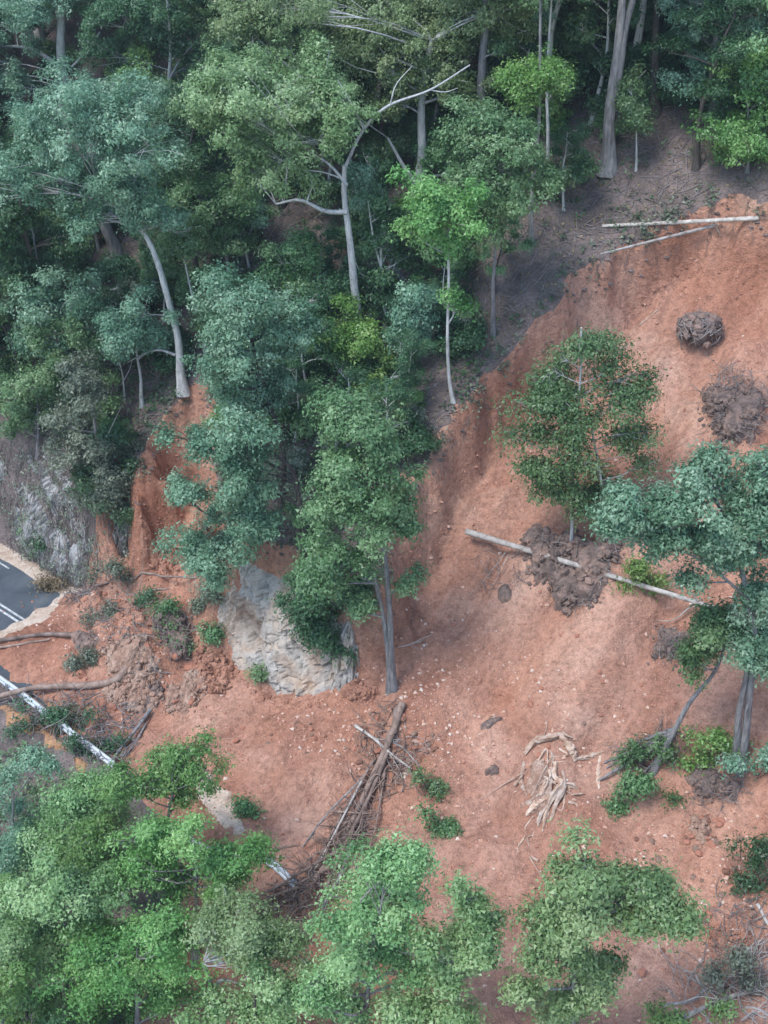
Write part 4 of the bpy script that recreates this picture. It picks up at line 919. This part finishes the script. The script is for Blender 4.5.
mound('rubble_mound', 'cream broken clay lying among the torn cream roots', 'soil', [(528,760),(545,752),(556,775),(548,815),(530,815),(522,790)], .3, 'paleclod', .2, .5, 31, lumps=60)
mound('rubble_mound', 'loose brown rubble heaped behind the snapped log', 'soil', [(75,605),(105,592),(140,600),(150,625),(110,640),(78,628)], .3, 'soil', .3, .6, 32, lumps=150)
mound('rubble_mound', 'cream rubble spilled at the foot of the left heap', 'soil', [(165,690),(200,660),(215,690),(190,715),(160,720)], .35, 'paleclod', .3, .6, 33, lumps=130)
mound('rubble_mound', 'tan clods under the thick curved log', 'soil', [(100,690),(130,680),(150,700),(140,725),(110,710)], .35, 'paleclod', .3, .5, 34, lumps=110)
mound('rubble_mound', 'broken red earth in the mouth of the gully', 'soil', [(135,540),(165,520),(195,530),(200,570),(160,575),(130,570)], .3, 'soil', .3, .6, 35, lumps=120)
# ------------------------------------------------------------------ brush heaps (many fine sticks in one heap)
def brush(label, poly_px, n, L, mat='twig', seed=0, h=.5, r=.018, name='brush_heap', cat='brush'):
    R = np.random.default_rng(seed+900); W = np.array([ground(a, b)[:2] for a, b in poly_px]); lo, hi = W.min(0), W.max(0); g = Geo(); k = 0
    while k < n:
        x, y = R.uniform(lo, hi)
        if sdist(np.array([x]), np.array([y]), W)[0] > 0: continue
        a = R.uniform(0, 6.28); l = L*R.uniform(.5, 1.3); p = np.array([x, y, float(gz(x, y))+R.uniform(0, h)])
        d = np.array([math.cos(a), math.sin(a), R.normal(0, .4)])*l; e = p+d; e[2] = max(e[2], float(gz(e[0], e[1]))+.03)
        tube(g, smooth_path([p, (p+e)/2+R.normal(0, .12, 3), e], 4), np.linspace(r*R.uniform(.7, 1.8), r*.5, 4), 3); k += 1
    c = ground(*np.mean(poly_px, 0)); o = link(name, g.mesh(name, M[mat], True, c), None, c); return tag(o, label, cat)
brush('row of grey sticks at the tip of the asphalt', [(62,598),(92,583),(98,590),(70,606)], 60, .9, seed=1, h=.25, r=.03)
brush('dry grey twigs on the dark mound near the right edge', [(702,392),(765,390),(762,425),(728,455),(705,430)], 170, 1.0, seed=2, h=1.1)
brush('dry grey brush at the lower right edge', [(715,955),(768,945),(768,990),(730,992)], 80, 1.1, seed=3, h=.9)
brush('twigs over the soil heap below the long log', [(655,640),(700,640),(700,665),(655,665)], 100, .9, seed=4, h=.7)
brush('grey twigs along the splintered butt of the leaning tree', [(610,760),(660,735),(690,735),(680,765),(630,775)], 120, .9, seed=5, h=.6)
brush('thin sticks lying along the middle of the log heap', [(330,840),(368,780),(388,770),(372,815),(345,870)], 110, 1.3, 'wood_brown', seed=16, h=.6, r=.028)
brush('tangle of brown sticks inside the log heap', [(255,905),(300,870),(345,830),(370,830),(335,905),(300,955)], 330, 1.1, 'wood_brown', seed=6, h=.7, r=.03)
brush('grey twigs on the mossy block of the left rubble', [(150,620),(185,620),(190,655),(165,655)], 70, .7, seed=7, h=1.1)
brush('tangled sticks over the buried guardrail', [(60,700),(130,710),(140,750),(110,770),(70,740)], 130, 1.2, 'bark_grey', seed=8, h=.7, r=.025)
brush('pale thin sticks at the top of the log heap', [(380,745),(405,735),(425,760),(405,785),(385,775)], 50, .9, 'wood_pale', seed=9, h=.5)
brush('twigs round the left end of the long log', [(470,555),(520,545),(560,560),(520,590),(480,600)], 60, 1.0, seed=10, h=.4)
brush('roots and twigs bristling from the topsoil slab mid slip', [(525,535),(600,545),(625,540),(605,590),(575,618),(550,600)], 190, .8, seed=21, h=1.0, r=.022)
brush('fine roots round the dark mound near the right edge', [(695,390),(768,385),(768,440),(728,462),(700,440)], 150, .8, seed=22, h=.8, r=.02)
brush('roots hanging under the right-edge trees', [(685,768),(745,775),(740,805),(700,808)], 120, .7, seed=23, h=.6, r=.02)
brush('broken brush over the left rubble heap', [(80,610),(130,595),(190,610),(195,660),(150,690),(95,660)], 260, 1.0, 'twig', seed=24, h=.55, r=.024)
brush('dead branches at the bottom right corner', [(660,985),(768,935),(768,1030),(670,1030)], 90, 1.6, 'wood_pale', seed=25, h=.8, r=.026)
brush('dead sticks on the lower right scree', [(690,910),(768,890),(768,940),(700,950)], 60, 1.2, 'twig', seed=26, h=.3, r=.024)
brush('broken branches over the road edge at the left', [(0,690),(60,690),(120,720),(130,765),(70,760),(10,720)], 170, 1.3, 'twig', seed=27, h=.7, r=.028)
brush('splintered sticks round the head of the log heap', [(350,725),(395,705),(430,755),(405,800),(370,790)], 110, 1.1, 'wood_brown', seed=28, h=.6, r=.03)
brush('dry grey brush on the lip of the road cutting', [(-10,425),(50,435),(95,490),(110,540),(60,505),(-10,480)], 420, 1.1, seed=29, h=.8, r=.02)
brush('dry grey scrub along the foot of the road cutting', [(0,520),(60,560),(115,570),(115,588),(60,582),(0,545)], 160, .9, seed=30, h=1.2, r=.02)
mound('rubble_mound', 'red earth banked against the right end of the pale rock', 'soil', [(338,694),(352,672),(368,668),(378,692),(366,706),(345,706)], .5, 'soil', .3, .6, 36, lumps=70)
mound('rubble_mound', 'low scatter of red clods along the foot of the pale rock', 'soil', [(228,664),(255,684),(295,699),(340,706),(300,712),(250,698)], .2, 'soil', .2, .4, 37, lumps=110)
# ------------------------------------------------------------------ small plants on the slip
def shrub(label, base_px, lobes, sp, **kw): 
    kw.setdefault('leaf', .15); kw['per'] = 10; kw['dens'] = kw.get('dens', 1.)*.7; kw['twigs'] = 3; kw.setdefault('sq', .55); kw.setdefault('crad', .4); kw.setdefault('dY', 1.0); kw.setdefault('grow', .78)
    R_ = np.random.default_rng(int(base_px[0]*7+base_px[1])); L2 = []
    for x, y, r in lobes:                                          # ragged outline: each lobe breaks into uneven sprays
        for q in range(2):
            a = R_.uniform(0, 6.28); L2.append((x+math.cos(a)*r*R_.uniform(.3, 1.4), y+math.sin(a)*r*R_.uniform(.2, .9), r*R_.uniform(.3, .7)))
    lobes = L2
    return hero(label, base_px, [(base_px[0], base_px[1]-4)], .04, lobes, sp, 'bark_dark', cat='shrub', name='shrub', trunk_name='stem', crown_name='foliage', **kw)
shrub('lime green shrub at the foot of the right-edge trees', (708,768), [(698,735,15),(714,752,16),(728,742,11),(698,762,11),(712,735,10)], 'lime')
shrub('blue-green shrub at the right edge beside the lime green one', (758,780), [(755,752,14),(766,765,14),(745,762,10)], 'blue')
shrub('olive shrub caught behind the long log', (642,588), [(632,578,11),(646,572,12),(655,582,10),(640,566,9)], 'lime', dens=.9)
shrub('green leafy branch fallen right of the log heap', (430,795), [(420,780,9),(434,786,10),(443,794,8)], 'fine')
shrub('wilted leafy branch on the stones right of the log heap', (445,830), [(425,815,6),(440,824,7),(450,842,6)], 'fine', dens=.6)
shrub('sparse green plants below the splintered butt', (632,805), [(632,775,8),(636,788,9),(622,798,9),(612,815,9),(645,788,7)], 'fine', dens=.8)
shrub('wilted leaves along the splintered butt of the leaning tree', (655,765), [(640,750,8),(660,740,8),(672,752,8),(625,760,6)], 'fine', dens=.7)
shrub('small green tuft left of the cream crumbled bank', (675,803), [(675,798,7)], 'fine')
shrub('dark shrubs clinging to the right edge low down', (752,885), [(745,848,11),(757,868,13),(737,880,8),(764,895,12),(766,845,10)], 'dark')
shrub('green tuft on the dark mossy block', (165,622), [(160,612,9),(170,608,10),(178,618,8)], 'fine')
shrub('second green tuft low on the mossy block', (180,648), [(178,640,8),(185,650,7)], 'fine')
shrub('bright tuft at the centre of the left rubble', (168,632), [(168,628,6)], 'bright')
shrub('grey-green plants in front of the snapped log', (82,668), [(70,660,9),(82,662,9),(92,656,7)], 'grey')
shrub('dull plants at the top of the left rubble', (100,622), [(95,616,8),(108,612,8)], 'grey')
shrub('dark green plant near the thin curved pole', (142,602), [(140,595,7),(145,600,6)], 'dark')
shrub('small green plant at the foot of the pale rock', (212,638), [(208,630,9),(214,636,8)], 'mid')
shrub('pale green bush on the shoulder above the pale rock', (208,602), [(205,590,9),(212,600,9),(200,606,7)], 'grey')
shrub('dark fallen leafy branch over the guardrail', (55,730), [(30,718,12),(50,722,13),(70,715,12),(90,722,12),(20,732,9)], 'dark', sq=.5)
shrub('dark leafy branch below the tangled sticks', (100,750), [(80,742,12),(100,745,14),(115,738,11),(95,760,9)], 'dark', sq=.5)
shrub('yellow-brown grass clump beside the asphalt tip', (45,588), [(38,580,7),(50,584,8),(62,588,7)], 'dry')
shrub('dark bush on the foot of the grey cutting', (42,566), [(42,550,9),(38,545,7)], 'dark')
shrub('small green bush halfway up the grey cutting', (26,528), [(25,525,6)], 'mid')
shrub('grey-green bush at the gully end of the cutting', (112,585), [(108,565,12),(118,575,10),(100,575,10)], 'grey')
shrub('green tuft growing on the pale rock', (265,680), [(262,672,6)], 'mid')
shrub('bright green clump at the bottom edge right of centre', (662,1030), [(655,1015,11),(672,1020,9)], 'bright')
shrub('green tuft beside the long grey log at the bottom right', (720,1018), [(718,1008,8)], 'bright')
shrub('grey-green scrub at the lower right edge', (725,992), [(720,975,10),(742,968,12),(755,978,10)], 'grey', dens=.6)
shrub('low bush beside the bent rail', (247,814), [(243,808,4),(250,811,4)], 'fine')
# ------------------------------------------------------------------ guardrail
def guardrail(label, pts, z_tilt=0., post_every=2.0, posts=True):
    pts = np.asarray(pts, float); c = pts[0].copy(); root = thing('guardrail', label, 'guardrail', c)
    L = np.concatenate([[0], np.cumsum(np.linalg.norm(np.diff(pts, axis=0), axis=1))]); n = max(6, int(L[-1]/.5)); P = smooth_path(pts, n)
    T = np.gradient(P, axis=0); T /= np.linalg.norm(T, axis=1)[:, None]; side = np.cross(T, (0, 0, 1)); side /= np.linalg.norm(side, axis=1)[:, None]
    prof = [(-.21, .0), (-.18, .05), (-.11, .09), (-.05, .05), (0, .0), (.05, .05), (.11, .09), (.18, .05), (.21, .0)]
    V = []
    ca, sa = math.cos(z_tilt), math.sin(z_tilt)
    for th in (0, .012):
        for i in range(n):
            for (z, s) in prof:
                s2 = s+th; V.append(P[i]-side[i]*(s2*ca+z*sa)+np.array([0, 0, z*ca-s2*sa]))
    k = len(prof); F = []
    for layer in (0, 1):
        b = layer*n*k
        for i in range(n-1):
            for j in range(k-1):
                f = (b+i*k+j, b+(i+1)*k+j, b+(i+1)*k+j+1, b+i*k+j+1); F.append(f if layer else f[::-1])
    for i in range(n-1):
        for j in (0, k-1): F.append((i*k+j, (i+1)*k+j, n*k+(i+1)*k+j, n*k+i*k+j))
    link('beam', mesh_np('beam', np.array(V)-c, np.array(F), M['steel'], False), root)
    if posts:
        for d in np.arange(.6, L[-1], post_every):
            i = int(np.argmin(abs(np.linspace(0, L[-1], n)-d))); p = P[i]+side[i]*.09; g0 = float(gz(p[0], p[1]))-.4
            g = Geo(); w = .06
            for dx, dy, sx, sy in ((0, 0, .012, w), (-w, 0, w*.9, .012), ):
                x, y = p[0]+dx, p[1]+dy
                v = [(x+a*sx, y+b*sy, z) for z in (g0, p[2]+.12) for a, b in ((-1, -1), (1, -1), (1, 1), (-1, 1))]
                g.add(v, [(0, 3, 2, 1), (4, 5, 6, 7), (0, 1, 5, 4), (1, 2, 6, 5), (2, 3, 7, 6), (3, 0, 4, 7)])
            link('post', g.mesh('post', M['post'], False, c), root)
    return root
guardrail('bright steel guardrail along the outer road edge at the left', [on_z(-140, 585, .62), on_z(0, 679, .62), on_z(60, 724, .6), on_z(113, 764, .5)], .55)
guardrail('bent piece of guardrail torn loose beside the log heap', [ground(262, 862)+np.array([0, 0, .5]), ground(278, 874)+np.array([0, 0, .5]), ground(295, 889)+np.array([0, 0, .35])], .7, posts=False)
guardrail('short leaning length of guardrail under the foreground crowns', [ground(168, 832)+np.array([0, 0, .6]), ground(190, 846)+np.array([0, 0, .5]), ground(214, 858)+np.array([0, 0, .5])], .4)
# pale dried silt where the slip thins out over the asphalt
bp = np.concatenate([np.linspace(a, b, 10, endpoint=False) for a, b in zip(POLY[32:38], POLY[33:39])]); tt = np.gradient(bp, axis=0); tt /= np.linalg.norm(tt, axis=1)[:, None]; no = np.stack([tt[:, 1], -tt[:, 0]], 1)
if float(gd(*(bp[20]+no[20]*.8))) < float(gd(*(bp[20]-no[20]*.8))): no = -no
R = np.random.default_rng(44); V = []; wd = .55+.35*np.array([float(noise(i, 3.3, 6., 45)) for i in range(len(bp))])
for i in range(len(bp)):
    for o_, z_ in ((-.9, .22), (-.3, .12), (.2, .075), (.2+wd[i]*.8, .042)): V.append((*(bp[i]+no[i]*o_), z_))
q = (np.arange(len(bp)-1)[:, None]*4+np.arange(3)[None, :]).ravel(); tag(link('silt_margin', mesh_np('silt_margin', V, np.stack([q, q+4, q+5, q+1], 1), M['verge'], True)), kind='structure')
# bared pale road shoulder below the slip
o = mound('road_shoulder', None, None, [(188,772),(206,766),(226,785),(245,812),(250,836),(234,840),(212,818),(193,798)], .10, 'verge', .03, .3, 60); o['kind'] = 'structure'

# ------------------------------------------------------------------ boulders and loose stones
BM = [mesh_np('boulder', lump(IV, 600+i, 10)*np.array([1, .85, .7]), IF, M[['paleclod', 'paleclod', 'stone', 'soil', 'stone'][i]], False) for i in range(5)]
R = np.random.default_rng(321)
def boulders(label, group, cx, cy, sx, sy, n, s0, s1):
    for k in range(n):
        a = R.normal(0, 1); b = R.normal(0, 1); p = ground(cx+a*sx, cy+b*sy); s = R.uniform(s0, s1)
        o = link('boulder', BM[int(R.integers(5))], None, (p[0], p[1], p[2]+s*.25)); o.scale = (s*R.uniform(.8, 1.3), s, s*R.uniform(.7, 1.1)); o.rotation_euler = (R.uniform(-.5, .5), R.uniform(-.5, .5), R.uniform(0, 6.28))
        tag(o, label, 'boulder', group)
boulders('pale angular stone on the rubble left of the pale rock', 'stones on the left rubble', 150, 665, 28, 30, 34, .16, .42)
boulders('pale angular stone on the fan beside the log heap', 'stones beside the log heap', 400, 745, 25, 18, 26, .12, .32)
boulders('pale stone half sunk in the soil below the pale rock', 'stones below the pale rock', 310, 735, 45, 15, 18, .10, .24)
boulders('pale stone on the scree at the lower right', 'stones on the lower right scree', 700, 890, 35, 45, 36, .10, .26)
boulders('cream rock fragment at the end of the gully beside the asphalt', 'fragments at the asphalt tip', 95, 595, 12, 8, 14, .10, .2)
boulders('small pale rock fragment fallen on the asphalt', 'fragments on the asphalt', 32, 606, 14, 5, 16, .05, .12)
boulders('loose rock lying in the middle of the slip', 'loose rocks mid slip', 520, 690, 60, 45, 22, .08, .2)
boulders('cream rock crumbled under the right-edge trees', 'rocks under the right-edge trees', 710, 838, 10, 8, 12, .14, .3)
def scatter(name, label, cat, n, wfun, s0, s1, mat, var0, var1, seed, flat=.7):
    R = np.random.default_rng(seed); b = np.array([[1, 0, -.5], [-.5, .87, -.5], [-.5, -.87, -.5], [.1, .1, .9], [.6, .6, .3], [-.7, .3, .3]]); f = np.array([[0, 1, 4], [1, 5, 4], [4, 5, 3], [5, 1, 2], [5, 2, 3], [2, 0, 3], [0, 4, 3], [0, 2, 1]])
    X = R.uniform(-26, 30, n*8); Y = R.uniform(24, 80, n*8); w = wfun(X, Y); keep = (R.random(n*8) < w); X = X[keep][:n]; Y = Y[keep][:n]; N = len(X)
    s = s0+(s1-s0)*R.random(N)**2.5; a = R.uniform(0, 6.28, N)
    V = b[None]*(1+R.normal(0, .18, (N, 6, 3))); c, sn = np.cos(a), np.sin(a)
    V = np.stack([V[..., 0]*c[:, None]-V[..., 1]*sn[:, None], (V[..., 0]*sn[:, None]+V[..., 1]*c[:, None])*R.uniform(.5, 1, (N, 1)), V[..., 2]*flat], -1)*s[:, None, None]
    V = V+np.stack([X, Y, gz(X, Y)+s*.2], 1)[:, None, :]; F = (f[None]+np.arange(N)[:, None, None]*6).reshape(-1, 3)
    o = link(name, mesh_np(name, V.reshape(-1, 3), F, M[mat], False, {'var': np.repeat(var0+(var1-var0)*R.random(N), 6)})); tag(o, label, cat, None, 'stuff')
def zones(X, Y, Z):
    w = np.zeros(len(X)); z = gz(X, Y); dx = X; d = np.stack([X, Y, z-CAM_H], 1); dep = d[:, 1]*CP-d[:, 2]*SP; px = 384+FPX*d[:, 0]/dep; py = 512-FPX*(d[:, 1]*SP+d[:, 2]*CP)/dep
    for cx, cy, sx, sy, k in Z: w = np.maximum(w, k*np.exp(-((px-cx)/sx)**2-((py-cy)/sy)**2))
    n_ = fbm(X, Y, 2.5, 2, 91); w *= np.clip(.55+1.2*n_, .05, 1)
    return np.clip(w+.02, 0, 1)*(gd(X, Y) < -.4)
ZP = [(440,690,60,60,.9),(420,760,40,50,1),(330,740,70,35,.7),(480,780,50,60,.6),(620,860,60,50,.9),(700,900,70,80,1),(560,720,60,50,.45),(140,650,60,50,.8),(700,600,60,40,.4),(500,640,60,60,.35),(160,560,40,40,.4)]
scatter('loose_stones', 'pale loose stones scattered over the slip', 'stones', 11000, lambda X, Y: zones(X, Y, ZP), .02, .17, 'stone', .2, .9, 71)
scatter('soil_crumbs', 'red crumbs of soil scattered over the slip', 'soil crumbs', 9000, lambda X, Y: np.clip(zones(X, Y, ZP)*.7+.25*(gd(X, Y) < -.2), 0, 1), .03, .14, 'stone', 0, .4, 72)
# crumbled turf and dark clods along the torn lip
def rim_pts(R, n, lo, hi, i0=0, i1=30):
    out = []
    while len(out) < n:
        i = int(R.integers(i0, i1)); t = R.random(); p = POLY[i]*(1-t)+POLY[i+1]*t+R.normal(0, .8, 2)
        if lo < float(gd(p[0], p[1])) < hi and -30 < p[0] < 32: out.append(p)
    return np.array(out)
def clods(name, label, n, lo, hi, s0, s1, mat, seed):
    R = np.random.default_rng(seed); p = rim_pts(R, n, lo, hi); vv, ff = lump(ico(1)[0], seed, 6), ico(1)[1]; g = Geo()
    for x, y in p:
        s = s0+(s1-s0)*R.random()**2; g.add((vv*(1+R.normal(0, .15, vv.shape)))*s*np.array([1.2, 1, .6])+np.array([x, y, float(gz(x, y))]), ff)
    o = link(name, g.mesh(name, M[mat], False)); tag(o, label, 'clods', None, 'stuff')
clods('turf_clods', 'crumbled dark turf along the torn lip of the slip', 700, -.1, .9, .05, .2, 'litter', 211)
clods('soil_clods', 'red soil clods fallen just inside the lip of the slip', 500, -3.2, -.4, .03, .14, 'soil', 212)
# ------------------------------------------------------------------ forest litter, low growth, hanging roots, creepers
def sticks_on(n, fun, L0, L1, r, seed, zoff=.03, steep=0):
    R = np.random.default_rng(seed); g = Geo(); X, Y = fun(R, n); N = len(X); a = R.uniform(0, 6.28, N); L = R.uniform(L0, L1, N); dx, dy = np.cos(a)*L/2, np.sin(a)*L/2
    A = np.stack([X-dx, Y-dy, gz(X-dx, Y-dy)+zoff+R.random(N)*zoff*2], 1); B = np.stack([X+dx, Y+dy, gz(X+dx, Y+dy)+zoff+R.random(N)*zoff*3], 1)
    nv = np.stack([-np.sin(a), np.cos(a), 0*a], 1)*(r*R.uniform(.6, 1.8, N))[:, None]; up = np.array([0, 0, 1.])*r*1.4
    V = np.stack([A-nv, A+nv, A+up, B-nv*.5, B+nv*.5, B+up*.6], 1); f = np.array([[0, 2, 5, 3], [2, 1, 4, 5]])
    g.add(V.reshape(-1, 3), (f[None]+np.arange(N)[:, None, None]*6).reshape(-1, 4), np.repeat(R.random(N), 6)); return g
def floor_pts(R, n, near=None):
    X = R.uniform(-30, 34, n*6); Y = R.uniform(44, 96, n*6); u, v = uv(X, Y); d = gd(X, Y); k = (d > .6) & (u > 11) & (R.random(n*6) < np.where(d < 9, 1, .35)); return X[k][:n], Y[k][:n]
o = link('fallen_sticks', sticks_on(5200, floor_pts, .3, 1.6, .022, 81).mesh('fallen_sticks', M['twig'], False)); tag(o, 'fine grey fallen sticks littering the forest floor', 'sticks', None, 'stuff')
def leaf_floor(R, n): return floor_pts(R, n)
g = Geo(); R = np.random.default_rng(82); X, Y = floor_pts(R, 26000); C = np.stack([X, Y, gz(X, Y)+.03], 1)
leaves(g, C, np.tile([0, 0, 1.], (len(C), 1)), 1, .03, .16, R, 0, .3); o = link('leaf_litter', g.mesh('leaf_litter', LEAF['dry'], False)); tag(o, 'dry brown leaf litter on the forest floor', 'leaf litter', None, 'stuff')
g = Geo(); R = np.random.default_rng(83); X, Y = floor_pts(R, 5200); up_ = project(np.array([0, 60, 0])); kk = (fbm(X, Y, 5, 2, 84) > -.3) & ~((X > 5.5) & (gd(X, Y) < 7) & (R.random(len(X)) < .8)); X, Y = X[kk], Y[kk]; C = np.stack([X, Y, gz(X, Y)+.22], 1)
leaves(g, C, np.tile([0, 0, 1.], (len(C), 1)), 17, .4, .19, R, .1, .7); o = link('ground_cover', g.mesh('ground_cover', LEAF['dark'], False)); tag(o, 'low dark green growth on the forest floor', 'undergrowth', None, 'stuff')
# bank below the road
g = Geo(); R = np.random.default_rng(86); X = R.uniform(-36, 4, 9000); Y = R.uniform(20, 50, 9000); u, v = uv(X, Y); k = (u < -1.6) & (gd(X, Y) > .4); X, Y = X[k][:2600], Y[k][:2600]; C = np.stack([X, Y, gz(X, Y)+.3], 1)
leaves(g, C, np.tile([0, 0, 1.], (len(C), 1)), 24, .4, .18, R, .1, .8); o = link('ground_cover', g.mesh('ground_cover', LEAF['mid'], False)); tag(o, 'low green growth on the bank below the road', 'undergrowth', None, 'stuff')
# roots hanging from the torn rim
g = Geo(); R = np.random.default_rng(87); k = 0
while k < 330:
    i = int(R.integers(0, 16)); t = R.random(); p = POLY[i]*(1-t)+POLY[i+1]*t+R.normal(0, .45, 2); d0 = float(gd(p[0], p[1]))
    if not -.2 < d0 < .75 or not -30 < p[0] < 30: continue
    a = np.array([p[0], p[1], float(gz(p[0], p[1]))+.02]); q = p-RN*R.uniform(.1, .6)+RT*R.uniform(-.3, .5); e = np.array([q[0], q[1], float(gz(q[0], q[1]))+.04])
    if np.linalg.norm(e-a) > 1.4: continue
    tube(g, smooth_path([a, (a+e)/2+R.normal(0, .1, 3), e], 4), np.linspace(.022, .006, 4), 3); k += 1
o = link('hanging_roots', g.mesh('hanging_roots', M['twig'], True)); tag(o, 'thin torn roots hanging along the rim of the slip', 'roots', None, 'stuff')
# dry creepers on the cutting
g = Geo(); R = np.random.default_rng(88); ns_, nt_ = CV.shape[:2]
for k in range(1500):
    i = int(R.integers(ns_//3, ns_-6)); j = int(R.integers(5, nt_-2)); a = CV[i, j]+np.array([-.05, -.18, 0]); j2 = max(1, j-int(R.integers(3, 9))); i2 = min(ns_-1, max(0, i+int(R.integers(-3, 4)))); e = CV[i2, j2]+np.array([-.05, -.22, 0])
    tube(g, smooth_path([a, (a+e)/2+np.array([0, -.12, 0])+R.normal(0, .08, 3), e], 4), np.linspace(.03, .012, 4), 3)
o = link('dry_creepers', g.mesh('dry_creepers', M['twig'], True)); tag(o, 'dry grey creepers hanging over the road cutting', 'creepers', None, 'stuff')
g = Geo(); ii = R.integers(ns_//3, ns_-3, 900); jj = R.integers(3, nt_-1, 900); C = CV[ii, jj]+np.array([-.08, -.25, 0])
leaves(g, C, np.tile([-.4, -.8, .3], (len(C), 1)), 14, .28, .14, R, .5, .9); o = link('creeper_leaves', g.mesh('creeper_leaves', LEAF['grey'], False)); tag(o, 'sparse grey-green creeper leaves on the road cutting', 'creepers', None, 'stuff')

g = Geo(); R = np.random.default_rng(90); P_ = rim_pts(R, 260, .1, 1.6); C = np.stack([P_[:, 0], P_[:, 1], gz(P_[:, 0], P_[:, 1])+.15], 1)
leaves(g, C, np.tile([0, 0, 1.], (len(C), 1)), 16, .26, .2, R, .6, .8); o = link('rim_grass', g.mesh('rim_grass', LEAF['grey'], False)); tag(o, 'dull grass and seedlings along the lip of the slip', 'grass', None, 'stuff')

# ------------------------------------------------------------------ thin damp air over the valley
def box_mesh(name, a, b):
    v = [(x, y, z) for z in (a[2], b[2]) for x, y in ((a[0], a[1]), (b[0], a[1]), (b[0], b[1]), (a[0], b[1]))]
    return mesh_np(name, v, np.array([(0, 3, 2, 1), (4, 5, 6, 7), (0, 1, 5, 4), (1, 2, 6, 5), (2, 3, 7, 6), (3, 0, 4, 7)]), M['haze'])
m_ = bpy.data.materials.new('thin haze'); m_.use_nodes = True; n_ = m_.node_tree.nodes; n_.remove(n_['Principled BSDF'])
pv = n_.new('ShaderNodeVolumePrincipled'); pv.inputs['Color'].default_value = (.75, .88, 1, 1); pv.inputs['Density'].default_value = .0003; pv.inputs['Anisotropy'].default_value = .2
m_.node_tree.links.new(pv.outputs[0], n_['Material Output'].inputs['Volume']); M['haze'] = m_
zmin = min(float(GV[:, 2].min()), -31); zmax = float(GV[:, 2].max())
hz = link('haze', box_mesh('haze', (GX[0]-5, GY[0]-5, zmin-1), (GX[-1]+5, GY[-1]+5, max(zmax, 60)+26))); tag(hz, kind='stuff')
tag(hz, 'thin pale haze filling the valley air', 'haze')
SC.cycles.volume_bounces = 0
